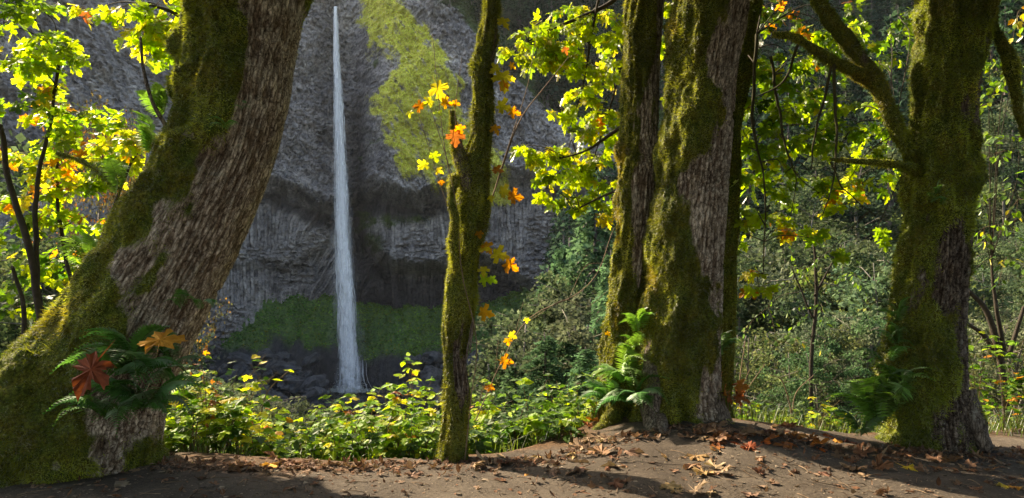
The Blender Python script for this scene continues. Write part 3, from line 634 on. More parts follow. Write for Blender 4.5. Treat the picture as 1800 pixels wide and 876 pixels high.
# --- clump of three stems on the mound
O_C = at(1180, 752, 7.35); tC = empty('clump_maple_tree', O_C, 'large three stemmed mossy maple tree rising from the mound beside the path', 'tree')
trunk('trunk', [(1196, 800, 7.35, 93.1), (1192, 752, 7.35, 79.8), (1192, 700, 7.35, 69.3), (1193, 600, 7.35, 65.5), (1200, 520, 7.35, 63.6), (1205, 450, 7.35, 62.7), (1214, 350, 7.35, 61.8), (1220, 290, 7.35, 59.8), (1228, 200, 7.35, 58.9), (1236, 120, 7.35, 57.0), (1252, 0, 7.35, 60.8), (1262, -150, 7.4, 57.0), (1285, -500, 7.5, 45.6)],
      O_C, tC, M_trunk, 41, lambda TH, PY: .62*-np.cos(TH)+.35*sstep(160, 40, PY)+.5*sstep(440, 600, PY)+.16, .08, 115000, NU=200, lumps=.08, bark=.015, buttress=.16,
      extra=lambda TH, H, PY: -.22*np.exp(-((TH-4.62)/.2)**2)*sstep(430, 620, PY))
trunk('trunk', [(1082, 790, 7.75, 41.4), (1084, 740, 7.75, 36.0), (1092, 660, 7.75, 32.4), (1103, 560, 7.75, 33.3), (1112, 480, 7.72, 31.5), (1117, 400, 7.7, 30.6), (1124, 300, 7.7, 29.7), (1124, 270, 7.7, 32.4), (1128, 200, 7.7, 28.8), (1130, 100, 7.7, 29.7), (1136, 0, 7.7, 30.6), (1142, -150, 7.7, 29.7), (1150, -500, 7.7, 21.6)],
      O_C, tC, M_trunk, 47, lambda TH, PY: .5*-np.cos(TH)-.3*np.exp(-((PY-330)/35)**2)+.1*sstep(250, 100, PY), .3, 80000, NU=130, lumps=.07, bark=.012, buttress=.15)
trunk('trunk', [(1262, 780, 8.1, 30), (1262, 720, 8.1, 24), (1266, 620, 8.1, 20), (1270, 500, 8.1, 19), (1276, 400, 8.1, 19), (1278, 300, 8.1, 18), (1284, 200, 8.1, 19), (1300, 110, 8.1, 21), (1312, 50, 8.1, 19), (1322, -10, 8.1, 17), (1330, -200, 8.1, 16)],
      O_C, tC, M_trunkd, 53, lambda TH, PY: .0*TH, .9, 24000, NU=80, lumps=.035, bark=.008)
limb(tC, O_C, [(1156, 600, 7.3, 18), (1146, 680, 7.14, 20), (1146, 730, 7.0, 19), (1150, 762, 6.8, 14), (1152, 786, 6.6, 11), (1134, 808, 6.35, 9), (1118, 822, 6.2, 5)], 43, 1800, None, .012, 'root', -.3)
limb(tC, O_C, [(1160, 735, 6.92, 13), (1166, 765, 6.72, 11), (1172, 788, 6.55, 11), (1186, 804, 6.4, 5)], 44, 300, None, .01, 'root', -1.2)
limb(tC, O_C, [(1146, 806, 6.28, 4), (1143, 825, 6.05, 6), (1136, 842, 5.9, 6), (1130, 860, 5.75, 3)], 45, 0, None, .006, 'root', -1.5)
limb(tC, O_C, [(1090, 700, 7.5, 17), (1075, 735, 7.3, 13), (1050, 762, 7.1, 8)], 46, 2000, None, .015, 'root', .4)
limb(tC, O_C, [(1248, 700, 7.2, 24), (1268, 740, 7.1, 18), (1290, 765, 7.0, 10)], 48, 900, None, .015, 'root', -.3)

# --- the right tree with the bent limb
O_D = at(1635, 784, 7.15); tD = empty('right_maple_tree', O_D, 'dark mossy maple tree with a bent limb near the right edge of the view', 'tree')
trunk('trunk', [(1634, 835, 7.15, 71.3), (1634, 784, 7.15, 66.1), (1628, 720, 7.15, 63.5), (1624, 640, 7.15, 62.6), (1630, 560, 7.15, 57.4), (1640, 480, 7.15, 53.1), (1648, 400, 7.15, 49.6), (1652, 330, 7.15, 47.0), (1656, 250, 7.15, 47.0), (1662, 150, 7.15, 48.7), (1672, 60, 7.15, 48.7), (1680, -20, 7.15, 50.5), (1690, -200, 7.2, 47.0), (1710, -500, 7.3, 36.5)],
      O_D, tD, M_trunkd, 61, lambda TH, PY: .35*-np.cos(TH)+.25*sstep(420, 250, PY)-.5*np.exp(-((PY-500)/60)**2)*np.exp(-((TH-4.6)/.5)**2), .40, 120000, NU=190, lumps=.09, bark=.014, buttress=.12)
bC = limb(tD, O_D, [(1610, 300, 7.1, 9.6), (1596, 268, 7.0, 8.8), (1586, 242, 6.95, 10.4), (1578, 232, 6.95, 12.8), (1562, 195, 6.9, 11.2), (1548, 160, 6.9, 12.0), (1528, 130, 6.9, 13.6), (1502, 92, 6.9, 12.0), (1475, 55, 6.9, 12.0), (1450, 20, 6.9, 11.2), (1430, -20, 6.9, 10.4), (1380, -120, 6.9, 8.0)], 63, 16000, lump=.014)
bC2 = limb(tD, O_D, [(1524, 138, 6.9, 11), (1495, 122, 6.85, 9), (1462, 104, 6.8, 8), (1430, 86, 6.8, 6), (1400, 66, 6.8, 5), (1360, 60, 6.8, 3.5)], 64, 5000, lump=.01)
bC3 = limb(tD, O_D, [(1612, 300, 7.0, 10), (1590, 292, 6.9, 7), (1555, 287, 6.85, 5), (1510, 284, 6.8, 3.5), (1460, 280, 6.8, 1.5)], 65, 3000, lump=.008)
bC4 = limb(tD, O_D, [(1712, -60, 7.2, 14), (1735, 20, 7.1, 9), (1757, 70, 7.05, 8), (1775, 105, 7.0, 10), (1782, 150, 7.0, 8), (1792, 200, 6.95, 5), (1800, 240, 6.9, 3)], 66, 6000, lump=.012)
limb(tD, O_D, [(1690, 690, 7.0, 22), (1712, 745, 6.9, 18), (1735, 790, 6.8, 10)], 67, 800, lump=.015, name='root', amt=-.4)

# ------------------------------------------------------------------ leaves
PAL = np.array([(.06, .14, .012), (.19, .33, .02), (.36, .50, .025), (.62, .56, .04), (.58, .24, .015), (.30, .10, .025), (.09, .16, .05), (.20, .13, .07)])
# 0 green 1 mid 2 yellow-green 3 yellow 4 orange 5 rust 6 bluish 7 dry brown
def outline(kind):
    if kind == 'maple':
        h = [(0, 0), (.12, -.09), (.30, -.17), (.37, -.12), (.33, -.02), (.40, .02), (.24, .10), (.38, .12), (.48, .10), (.50, .20), (.64, .27), (.56, .33), (.58, .44), (.42, .40), (.32, .42), (.15, .36), (.17, .50), (.29, .60), (.20, .66), (.22, .80), (.10, .82), (0, 1.0)]
    elif kind == 'maple2':
        h = [(0, 0), (.14, -.12), (.34, -.10), (.34, .02), (.27, .10), (.44, .15), (.64, .17), (.60, .30), (.64, .42), (.48, .46), (.36, .44), (.22, .40), (.22, .54), (.32, .70), (.16, .76), (.13, .88), (0, .98)]
    elif kind == 'berry':
        h = [(0, 0), (.16, -.04), (.30, .05), (.38, .2), (.34, .32), (.42, .42), (.28, .56), (.22, .72), (.10, .86), (0, 1.0)]
    else:
        h = [(0, 0), (.14, .12), (.24, .34), (.25, .52), (.17, .76), (0, 1.0)]
    h = np.array(h, float); l = h[1:-1][::-1]*[-1, 1]
    return np.vstack([h, l])
def leafgeo(kind, curl=.15, seed=0, pet=0.0):
    o = outline(kind); r = np.random.default_rng(seed); o = o*(1+r.normal(0, .035, o.shape)); c = np.array([[0, .22]])
    P = np.vstack([c, o]); rr = np.hypot(P[:, 0], P[:, 1]-.22)
    z = -curl*rr**2*1.2+.16*np.abs(P[:, 0])+r.normal(0, .025, len(P))*(rr > .2)
    V = np.c_[P, z]; n = len(o); k = np.arange(n); Fc = np.stack([np.zeros(n, int), 1+k, 1+(k+1) % n], -1)
    if pet:
        m = len(V); V = np.vstack([V, [(.012, 0, 0), (-.012, 0, 0), (0, -pet, .12*pet)]]); Fc = np.vstack([Fc, [[m, m+1, m+2]]])
    return V, Fc
GEO = {}
for kd in ('maple', 'maple2', 'berry', 'oval'):
    GEO[kd] = [leafgeo(kd, c, s, .5 if kd[0] == 'm' else .25) for c, s in ((.12, 1), (.35, 2), (-.1, 3))]
LEAFMESH = {}
def leafmesh(kind, v, pc, mat):
    key = (kind, v, pc, mat.name)
    if key not in LEAFMESH:
        V, Fc = GEO[kind][v]; c = np.tile(PAL[pc], (len(V), 1))
        tip = np.hypot(V[:, 0], V[:, 1]-.25)[:, None]
        if pc in (2, 3): c = c*(1+.1*tip)+tip*np.array([.04, -.02, 0])
        LEAFMESH[key] = mesh('leaf', V, Fc, mat, np.clip(c, 0, 1), smooth=False)
    return LEAFMESH[key]
class Leaves:
    def __init__(s, mat, kinds=('maple', 'maple2')): s.L = []; s.mat = mat; s.kinds = kinds
    def add(s, p, y, n, size, pc): s.L.append((np.array(p), nrm(np.array(y)), np.array(n, float), size, pc))
    def emit(s, parent, off, maxobj=300, minpx=9.5, name='leaf'):
        if not s.L: return
        pxs_ = np.array([l[3]*F/max(l[0][1], 1) for l in s.L])
        vis = np.array([(-30 < PX0+l[0][0]/l[0][1]*F < 1830) and (-40 < PY0-(l[0][2]-CZ)/l[0][1]*F < 900) for l in s.L])
        order = np.argsort(-(pxs_*vis)); rest = Bag(); cnt = 0
        for r_, k in enumerate(order):
            p, y, n, sz, pc = s.L[k]
            n = n-y*np.dot(n, y); n = nrm(n); x = np.cross(y, n)
            kd = s.kinds[rng.integers(len(s.kinds))]; v = int(rng.integers(3))
            if cnt < maxobj and vis[k] and pxs_[k] >= minpx:
                o = bpy.data.objects.new(name, leafmesh(kd, v, pc, s.mat)); COL.objects.link(o); o.parent = parent
                q = p-off; m = Matrix(((x[0]*sz, y[0]*sz, n[0]*sz, q[0]), (x[1]*sz, y[1]*sz, n[1]*sz, q[1]), (x[2]*sz, y[2]*sz, n[2]*sz, q[2]), (0, 0, 0, 1)))
                o.matrix_local = m; cnt += 1
            else:
                V, Fc = GEO[kd][v]; V = (V[:, :1]*x+V[:, 1:2]*y+V[:, 2:]*n)*sz+p
                rest.add(V, Fc, None, PAL[pc]*rng.uniform(.75, 1.25))
        if rest.n:
            o = link('foliage', rest.build('foliage', s.mat, False, off), parent, kind='stuff')
def pick(pal): 
    k = list(pal.keys()); w_ = np.array(list(pal.values()), float); return int(rng.choice(k, p=w_/w_.sum()))
def foliage(parent, off, clusters, leaves, twigs, attach=None, size=(.105, .17), pal={2: 5, 1: 3, 3: 1.5, 4: .5}, droop=.5, per=8, face=.8, sideb=0.0):
    """clusters: (px, py, Y, radius px, number of leaves[, palette])"""
    for c in clusters:
        ctr = at(*c[:3]); rad = c[3]*c[2]/F; pl = c[5] if len(c) > 5 else pal
        if attach is not None and len(attach):
            a = attach[np.argmin(np.linalg.norm(attach-ctr, axis=1)+rng.random(len(attach))*.3)]
            mid = (a+ctr)/2+rng.normal(0, .05, 3)+[0, 0, .12*np.linalg.norm(a-ctr)]
            tube(twigs, catmull([a, mid, ctr], 9), np.linspace(.008, .004, 9), 4, (.06, .05, .035))
        nt_ = max(1, c[4]//per)
        for q in range(nt_):
            u = nrm(rng.normal(0, 1, 3)*[1, .7, .55]); st = ctr+u*rad*.25*rng.random(); ln = rad*rng.uniform(.7, 1.25)
            en = st+u*ln+np.array([0, 0, -droop*ln*.6]); mid = (st+en)/2+np.array([0, 0, .12*ln])
            tw = catmull([st, mid, en], 7); tube(twigs, np.vstack([ctr, tw]), np.linspace(.0035, .0018, 8), 3, (.10, .07, .04))
            for e in range(per):
                f = (e+.5)/per*6; i = int(f); p0 = tw[min(i, 6)]*(1-(f-i))+tw[min(i+1, 6)]*(f-i)
                side = nrm(np.cross(u, [0, 0, 1])+1e-3)*(1 if e % 2 else -1); sz = rng.uniform(*size)
                pd = nrm(side*.8+u*.5+rng.normal(0, .35, 3)+[0, 0, -droop*.8]); p1 = p0+pd*sz*.45
                y = nrm(pd+np.array([0, 0, -droop*rng.uniform(.2, 1.3)])); n = np.array([rng.normal(0, .45), -face*rng.uniform(0, 1.3)+rng.normal(0, .3), rng.uniform(.4, 1.2)])
                leaves.add(p1, y, n, sz, pick(pl))

# left thicket of maple saplings
def sapling(stems, clusters, label, group=None, name='maple_sapling', mat=None, **kw):
    base = at(*stems[0][0][:3]); base[2] = hground(base[0], base[1])-.05
    t = empty(name, base, label, 'sapling', group); att = []
    for s_ in stems:
        P = np.array([at(*p[:3]) for p in s_]); R = np.array([p[3]*p[2]/F for p in s_])
        Q = catmull(np.c_[P, R], 26); b = Bag(); tube(b, Q[:, :3]+fbm(Q[:, :3]*3, 2, seed=9)[:, None]*.012, Q[:, 3], 7, (.05, .04, .03)); link('stem', b.build('stem', M_twig, True, base), t); att.append(Q[4:, :3])
    tw = Bag(); lv = Leaves(mat or M_leaf, kw.pop('kinds', ('maple', 'maple2'))); mo = kw.pop('maxobj', 300)
    clusters = [(c[0], c[1], c[2], c[3]*1.08, int(c[4]*1.3), *c[5:]) for c in clusters]
    foliage(t, base, clusters, lv, tw, np.vstack(att), **kw)
    if tw.n: link('twigs', tw.build('twigs', M_twig, True, base), t, kind='stuff')
    lv.emit(t, base, mo); return t
YG = {2: 5, 1: 4, 3: .6}; OR = {2: 4, 3: 3, 4: 2, 5: .5}; GR = {0: 2, 1: 5, 2: 3, 3: .4}; DK = {0: 5, 1: 3, 6: 2, 2: 1}
sapling([[(100, 860, 7.6, 8), (85, 700, 7.6, 8), (72, 560, 7.6, 7), (48, 430, 7.5, 6), (20, 330, 7.5, 5), (0, 220, 7.4, 4)], [(70, 560, 7.6, 5), (62, 450, 7.6, 4.5), (62, 350, 7.6, 4), (85, 230, 7.6, 3), (102, 110, 7.6, 2.5)]],
        [(10, 40, 7.3, 55, 40, YG), (70, 60, 7.4, 50, 40, YG), (110, 95, 7.5, 40, 34, YG), (30, 110, 7.4, 50, 36, {2: 5, 1: 4, 3: 2}), (60, 180, 7.5, 50, 26, GR), (100, 150, 7.5, 20, 8, OR), (10, 190, 7.3, 40, 24, {1: 5, 2: 2, 4: 1.5}), (60, 10, 7.4, 60, 30, GR), (130, 200, 7.5, 36, 24, YG), (20, -20, 7.4, 60, 30, GR)],
        'tall maple sapling with dark forked stems at the left edge of the view')
sapling([[(40, 860, 8.3, 5), (30, 700, 8.3, 5), (45, 560, 8.3, 4), (20, 470, 8.2, 3)], [(150, 720, 8.2, 4), (142, 560, 8.2, 4), (112, 430, 8.1, 3.2), (100, 320, 8.1, 2.5), (110, 250, 8.1, 1.5)]],
        [(30, 270, 8, 60, 36, {2: 3, 1: 3, 3: 2, 4: 1}), (90, 290, 8, 50, 40, {2: 4, 3: 2, 4: 1}), (150, 250, 8, 50, 40, YG), (140, 330, 8.1, 50, 40, YG), (60, 350, 8, 60, 36, {1: 4, 2: 3, 4: 1.4}), (190, 280, 8, 36, 26, YG), (110, 390, 8.1, 50, 30, {1: 4, 2: 3, 4: 1.4}), (165, 385, 8.1, 40, 20, {2: 2, 4: 1, 1: 3}), (20, 400, 8, 50, 28, GR), (90, 200, 8, 40, 26, {2: 4, 4: 1}), (175, 210, 8, 30, 18, YG)],
        'leafy maple sapling of yellow and orange leaves behind the leaning tree')
sapling([[(190, 640, 7.9, 3), (175, 500, 7.9, 3), (195, 380, 7.8, 2.5), (240, 260, 7.8, 2)]],
        [(205, 240, 7.7, 36, 18, {3: 3, 4: 2, 2: 3}), (240, 250, 7.7, 32, 26, {2: 3, 3: 4}), (185, 300, 7.8, 30, 12, YG), (215, 225, 7.6, 22, 8, OR)],
        'small sapling with bright yellow leaves against the left flank of the leaning trunk')
sapling([[(60, 860, 9, 4), (50, 700, 9, 4), (60, 560, 9, 3), (70, 470, 9, 2)]],
        [(40, 470, 8.8, 70, 46, GR), (110, 460, 8.8, 60, 40, GR), (150, 440, 8.6, 40, 20, {1: 3, 2: 2, 4: 1.5}), (30, 540, 8.8, 60, 40, DK), (95, 540, 8.7, 50, 26, DK), (20, 620, 8.7, 60, 36, DK), (70, 610, 8.8, 40, 20, DK)],
        'low shady green maple sapling behind the foot of the leaning tree', size=(.1, .17))
t = sapling([[(330, 40, 7.0, 3), (300, 20, 6.9, 3), (250, 5, 6.9, 2)]],
        [(250, 48, 6.8, 36, 34, {2: 5, 3: 2}), (290, 40, 6.9, 36, 30, {2: 5, 3: 2}), (215, 12, 6.8, 30, 20, YG), (300, 85, 7, 22, 8, YG), (155, 20, 6.8, 20, 6, OR), (275, 8, 6.9, 40, 22, YG)],
        'leafy maple branch drooping beside the top of the leaning trunk', name='maple_branch')
t['category'] = 'branch'

# mossy dead branch in the thicket
limb(tA, O_A, [(205, 330, 6.9, 4), (180, 305, 7.0, 3.5), (140, 282, 7.2, 2.5), (100, 270, 7.3, 1.6)], 68, 1500, lump=.012, bl=(.02, .06))

# leaves of the clump tree: the bright hanging sprays
offC = O_C; CLM = 1.25; lvC = Leaves(M_leaf); twC = Bag()
att = []
for s_ in ([(1120, -60, 8.2, 5), (1080, 0, 8.5, 5), (1010, 35, 8.6, 4), (950, 60, 8.6, 2), (900, 95, 8.6, 1.2)], [(1110, 210, 8.2, 5), (1075, 235, 8.4, 4), (1030, 265, 8.6, 2.5), (980, 280, 8.6, 1.5)], [(1100, 330, 8.2, 3), (1060, 345, 8.5, 2.5), (1010, 370, 8.6, 1.2)],
           [(1130, -60, 8.4, 4), (1105, 60, 8.7, 3), (1075, 180, 8.8, 2), (1040, 290, 8.8, 1.2)], [(1060, -40, 8.4, 3), (1040, 60, 8.6, 2.5), (1025, 150, 8.6, 1.5), (1000, 230, 8.6, 1)]):
    P = np.array([at(*p[:3]) for p in s_]); Q = catmull(np.c_[P, [p[3]*p[2]/F for p in s_]], 24); b = Bag(); tube(b, Q[:, :3], Q[:, 3]*.8, 6, (.05, .04, .03))
    link('branch', b.build('branch', M_twig, True, offC), tC); att.append(Q[:, :3])
CLc = [(930, 60, 8.6, 36, 44), (905, 85, 8.6, 26, 26), (975, 45, 8.6, 36, 42), (965, 100, 8.6, 30, 30), (950, 115, 8.6, 20, 14), (1020, 60, 8.7, 40, 44), (1055, 25, 8.7, 40, 40), (1000, 15, 8.7, 40, 36), (1090, 60, 8.8, 30, 30), (1040, 110, 8.7, 38, 42), (1000, 95, 8.7, 25, 20),
       (1075, 130, 8.8, 34, 36), (1020, 160, 8.7, 34, 36), (1060, 190, 8.8, 34, 36), (985, 190, 8.7, 24, 20), (960, 202, 8.7, 14, 9), (1035, 225, 8.7, 30, 28), (1080, 230, 8.8, 26, 24), (1000, 260, 8.7, 34, 34), (960, 262, 8.6, 26, 20), (925, 255, 8.6, 20, 14), (1050, 275, 8.8, 36, 34), (940, 285, 8.6, 22, 16),
       (980, 305, 8.6, 28, 24), (1020, 310, 8.7, 34, 30), (1070, 320, 8.8, 26, 22), (1000, 350, 8.7, 26, 20), (1035, 345, 8.7, 24, 16), (1060, 375, 8.8, 22, 16, OR), (1000, 372, 8.7, 14, 8), (960, 330, 8.6, 18, 8), (1085, 30, 8.7, 16, 10, OR), (1050, 200, 8.6, 20, 5, OR), (1180, 60, 9, 22, 26), (1178, 160, 9, 18, 16), (1172, 250, 9, 14, 12), (1175, 330, 9, 12, 8), (1190, 10, 9, 24, 20)]
CLc = [(c[0], c[1], c[2], c[3]*1.08, int(c[4]*CLM), *c[5:]) for c in CLc]
foliage(tC, offC, CLc, lvC, twC, np.vstack(att), size=(.09, .155), pal={2: 7, 1: 2, 3: 1.2}, droop=.75)
link('twigs', twC.build('twigs', M_twig, True, offC), tC, kind='stuff'); lvC.emit(tC, offC)

# leaves hanging from the limbs of the right tree
lvD = Leaves(M_leaf); twD = Bag(); att = [bC[::6], bC2[::4], bC3[::4]]
for s_ in ([(1330, 60, 7.6, 2.5), (1322, 200, 7.6, 3), (1330, 260, 7.6, 2), (1345, 330, 7.6, 1.6), (1342, 480, 7.6, 1)], [(1354, 100, 7.5, 3), (1368, 180, 7.5, 2.6), (1378, 250, 7.5, 2), (1395, 300, 7.5, 1.3)], [(1466, 108, 6.8, 3), (1468, 180, 6.85, 3), (1470, 260, 6.9, 2.2), (1462, 330, 6.9, 1.5), (1445, 380, 6.9, 1)],
           [(1462, 110, 6.8, 2.6), (1450, 170, 6.9, 2.4), (1432, 240, 7, 1.8), (1425, 300, 7, 1)], [(1405, 70, 7.1, 2.6), (1390, 120, 7.2, 2.4), (1370, 150, 7.3, 1.6), (1330, 170, 7.4, 1)], [(1460, 285, 6.8, 1.6), (1480, 330, 6.9, 1.3), (1540, 380, 7, .8)], [(1545, 150, 7, 2), (1560, 200, 7.2, 1.5), (1600, 240, 7.3, 1)]):
    P = np.array([at(*p[:3]) for p in s_]); Q = catmull(np.c_[P, [p[3]*p[2]/F for p in s_]], 24); b = Bag(); tube(b, Q[:, :3]+fbm(Q[:, :3]*6, 2, seed=77)[:, None]*.02, Q[:, 3], 6, (.05, .045, .02))
    link('twig', b.build('twig', M_twig, True, O_D), tD); att.append(Q[:, :3])
DG = {1: 5, 2: 4, 0: 1.5, 3: .5}; DY = {2: 4, 3: 3, 4: 1.5, 1: 2}
CLd = [(1320, 110, 8.2, 36, 26, DG), (1365, 130, 8, 34, 30, DG), (1400, 110, 8, 34, 26, DG), (1330, 180, 8.2, 34, 28, YG), (1375, 195, 8, 36, 32, DG), (1420, 170, 8, 36, 30, DG), (1310, 240, 8.2, 32, 26, YG), (1350, 250, 8, 36, 30, YG), (1395, 250, 8, 34, 28, YG), (1445, 230, 7.8, 34, 26, DG), (1490, 190, 7.8, 30, 20, DG), (1480, 250, 7.8, 36, 26, DG), (1530, 230, 7.8, 34, 22, DG), (1560, 300, 7.8, 34, 20, DG),
       (1320, 310, 8.2, 34, 30, YG), (1375, 300, 8, 30, 20, YG), (1430, 310, 7.8, 30, 16, YG), (1300, 370, 8.2, 26, 18, YG), (1345, 385, 8, 34, 24, YG), (1390, 380, 8, 26, 14, DY), (1400, 405, 8, 24, 16, DY), (1455, 350, 7.8, 26, 14, DY), (1490, 320, 7.8, 26, 16, DY), (1480, 360, 7.8, 22, 12, DY), (1525, 270, 7.8, 30, 16, DG), (1570, 180, 8, 26, 14, DG), (1440, 420, 7.8, 24, 12, YG), (1460, 440, 7.8, 18, 8, YG), (1290, 300, 8.3, 20, 14, DG), (1335, 505, 7.7, 16, 14, {2: 6, 4: .7}), (1335, 480, 7.7, 10, 5, OR), (1545, 395, 7.8, 24, 9, {1: 3, 2: 1}), (1590, 250, 8, 20, 12, DG),
       (1480, 60, 8.6, 36, 30, DG), (1545, 110, 8.6, 36, 26, DG), (1430, 50, 8.6, 34, 26, DG), (1580, 30, 8.8, 34, 24, {0: 3, 1: 4, 2: 1}), (1330, 20, 8.4, 34, 30, {1: 4, 4: 1, 0: 2}), (1385, 25, 8.4, 34, 18, {1: 3, 4: 2, 0: 2}), (1440, 110, 8.2, 34, 18, {0: 3, 1: 3, 4: 1}), (1500, 20, 8.6, 36, 16, {0: 4, 4: 1.5, 1: 2}), (1560, 60, 8.6, 36, 12, {0: 4, 1: 2}), (1300, 430, 8.2, 24, 12, YG), (1365, 330, 8, 30, 20, YG), (1300, 180, 8.2, 26, 18, YG)]
CLd = [(c[0], c[1], c[2], c[3]*1.15, int(c[4]*1.5), *c[5:]) for c in CLd]
foliage(tD, O_D, CLd, lvD, twD, np.vstack(att), size=(.085, .15), pal=DG, droop=.6)
link('twigs', twD.build('twigs', M_twig, True, O_D), tD, kind='stuff'); lvD.emit(tD, O_D)

# thin whips with a few autumn leaves round the slender tree
FEW = {3: 3, 4: 3}
def whip(stems, leaves_, label, name='autumn_sapling'):
    base = at(*stems[0][0][:3]); base[2] = hground(base[0], base[1])-.04
    t = empty(name, base, label, 'sapling'); tw = Bag()
    for s_ in stems:
        P = np.array([at(*p[:3]) for p in s_]); Q = catmull(np.c_[P, [p[3]*p[2]/F for p in s_]], 22); b = Bag(); tube(b, Q[:, :3], Q[:, 3], 5, (.20, .14, .09)); link('stem', b.build('stem', M_twig, True, base), t)
    lv = Leaves(M_leaf)
    for (px, py, Y, spx, pc, ang) in leaves_:
        p = at(px, py, Y); sz = spx*Y/F; a = math.radians(ang); y = np.array([math.sin(a), rng.normal(0, .2), -math.cos(a)])
        lv.add(p, y, (rng.normal(0, .4), -1, rng.uniform(.1, .8)), sz, pc)
    lv.emit(t, base, minpx=4); return t
whip([[(815, 830, 6.45, 1.1), (828, 700, 6.4, 1.0), (838, 600, 6.4, 1.0), (812, 480, 6.4, 1.0), (802, 360, 6.4, 1.0), (780, 250, 6.4, 0.8), (760, 60, 6.4, 0.5)], [(800, 400, 6.4, 0.8), (776, 330, 6.4, 0.7), (735, 200, 6.4, 0.5)], [(792, 300, 6.4, 0.7), (770, 230, 6.4, 0.6), (748, 165, 6.4, 0.4)], [(812, 260, 6.4, 0.7), (800, 200, 6.4, 0.6), (812, 100, 6.4, 0.4)]],
     [(766, 148, 6.4, 34, 3, 20), (758, 176, 6.4, 22, 3, -60), (742, 186, 6.4, 20, 4, -90), (778, 180, 6.4, 22, 4, 80), (797, 182, 6.4, 14, 4, 80), (765, 198, 6.4, 18, 2, 60), (748, 286, 6.4, 20, 3, -40), (762, 270, 6.4, 20, 2, 20), (768, 298, 6.4, 14, 3, 60), (776, 318, 6.4, 10, 4, 0), (800, 232, 6.3, 28, 5, 0), (806, 222, 6.3, 18, 4, 20), (880, 34, 6.5, 24, 3, 40), (884, 128, 6.5, 38, 3, 10), (876, 118, 6.5, 20, 3, -60), (897, 114, 6.5, 14, 4, 60), (888, 146, 6.5, 18, 4, -30), (876, 185, 6.5, 28, 3, 70), (897, 196, 6.5, 22, 4, 80), (868, 222, 6.5, 18, 4, 30), (868, 298, 6.5, 20, 4, 70), (880, 335, 6.5, 24, 3, 70), (896, 345, 6.5, 26, 4, 80), (862, 345, 6.5, 12, 3, 10),
      (846, 436, 6.5, 22, 3, 70), (868, 446, 6.5, 30, 3, 75), (890, 462, 6.5, 28, 4, 60), (850, 470, 6.5, 18, 3, 0), (846, 490, 6.5, 24, 2, 80), (862, 490, 6.5, 16, 2, 60), (845, 548, 6.5, 26, 4, 75), (842, 408, 6.5, 14, 4, 10), (851, 430, 6.5, 22, 4, 40), (720, 196, 6.4, 13, 3, 0)],
     'thin whippy sapling with scattered yellow and orange leaves growing up the slender tree')
whip([[(836, 740, 6.9, 1.0), (880, 640, 6.9, 1.0), (930, 560, 6.9, 1.0), (1010, 520, 6.9, 1.0), (1050, 480, 6.9, 0.8), (1072, 420, 6.9, 0.7), (1080, 400, 6.9, 0.4)], [(930, 565, 6.9, 0.6), (990, 528, 6.9, 0.6), (1030, 540, 6.9, 0.4), (1076, 505, 6.9, 0.3)], [(1000, 525, 6.9, 0.5), (1028, 470, 6.9, 0.4), (1060, 462, 6.9, 0.2)], [(870, 655, 6.9, 0.5), (876, 600, 6.9, 0.4)], [(905, 590, 6.9, 0.5), (920, 530, 6.9, 0.3)]],
     [(882, 634, 6.85, 22, 4, 80), (896, 588, 6.85, 15, 3, 60), (892, 596, 6.85, 14, 4, 10), (858, 680, 6.85, 13, 4, 70), (1066, 585, 7.2, 10, 4, 40), (926, 560, 6.85, 10, 3, 0)],
     'long bare twig arching right across the cedars with three orange leaves', 'arching_twig')
whip([[(836, 500, 6.75, 1.0), (850, 400, 6.75, 1.4), (885, 290, 6.75, 1.4), (915, 210, 6.75, 1.2), (960, 150, 6.75, 0.9), (1000, 100, 6.75, 0.6)], [(850, 400, 6.75, 0.9), (880, 300, 6.75, 0.9), (925, 160, 6.75, 0.8), (938, 90, 6.75, 0.6), (952, 20, 6.75, 0.4)]],
     [(992, 84, 6.7, 14, 5, 30), (860, 150, 6.7, 10, 3, 0)], 'pair of long bare grey twigs slanting up right from the slender tree', 'bare_whips')

# ------------------------------------------------------------------ plants of the wood
def ray_ground(px, py):
    Y = np.arange(3.8, 9.5, .02); z = hground((px-PX0)/F*Y, Y); zr = CZ-(py-PY0)/F*Y
    k = np.where(zr <= z+.001)[0]; k = k[0] if len(k) else len(Y)-1
    return np.array([(px-PX0)/F*Y[k], Y[k], z[k]])
def gpt(px, Y, dz=0.): 
    x = (px-PX0)/F*Y; return np.array([x, Y, float(hground(x, Y))+dz])

def frond_geo(seed, npair=24, col=(.075, .20, .045)):
    r = np.random.default_rng(seed); t = np.linspace(0, 1, npair+1); P = np.c_[t*.92, 0*t, .34*np.sin(t*2.5)-.22*t**2.2]
    b = Bag(); tube(b, P, np.linspace(.008, .002, len(P)), 3, (.10, .09, .03))
    for k in range(1, npair+1):
        for sg in (-1, 1):
            tt = t[k]; ln = .30*(math.sin(math.pi*min(1, .12+tt*.93)**.8)+.04)*r.uniform(.88, 1.1)
            d = nrm(np.array([.32+.3*tt, sg, -.16+r.normal(0, .07)])); f = np.array([1., 0, -.1]); w_ = .034*(1-.3*tt)
            p = P[k]; n1 = p+d*ln*.45; up = np.array([0, 0, .012])
            V = [p-f*w_*.6, p+f*w_*.7, n1+f*w_*1.1+up, n1-f*w_*.8+up, p+d*ln+f*.012-up]
            b.add(V, np.array([[3, 2, 4]]), np.array([[0, 1, 2, 3]]), np.array(col)*r.uniform(.8, 1.25))
    return b
FROND = [frond_geo(s).build('frond', M_fern, False) for s in (1, 2)]
FRONDY = [frond_geo(s, col=(.15, .30, .05)).build('frond', M_fern, False) for s in (3, 4)]
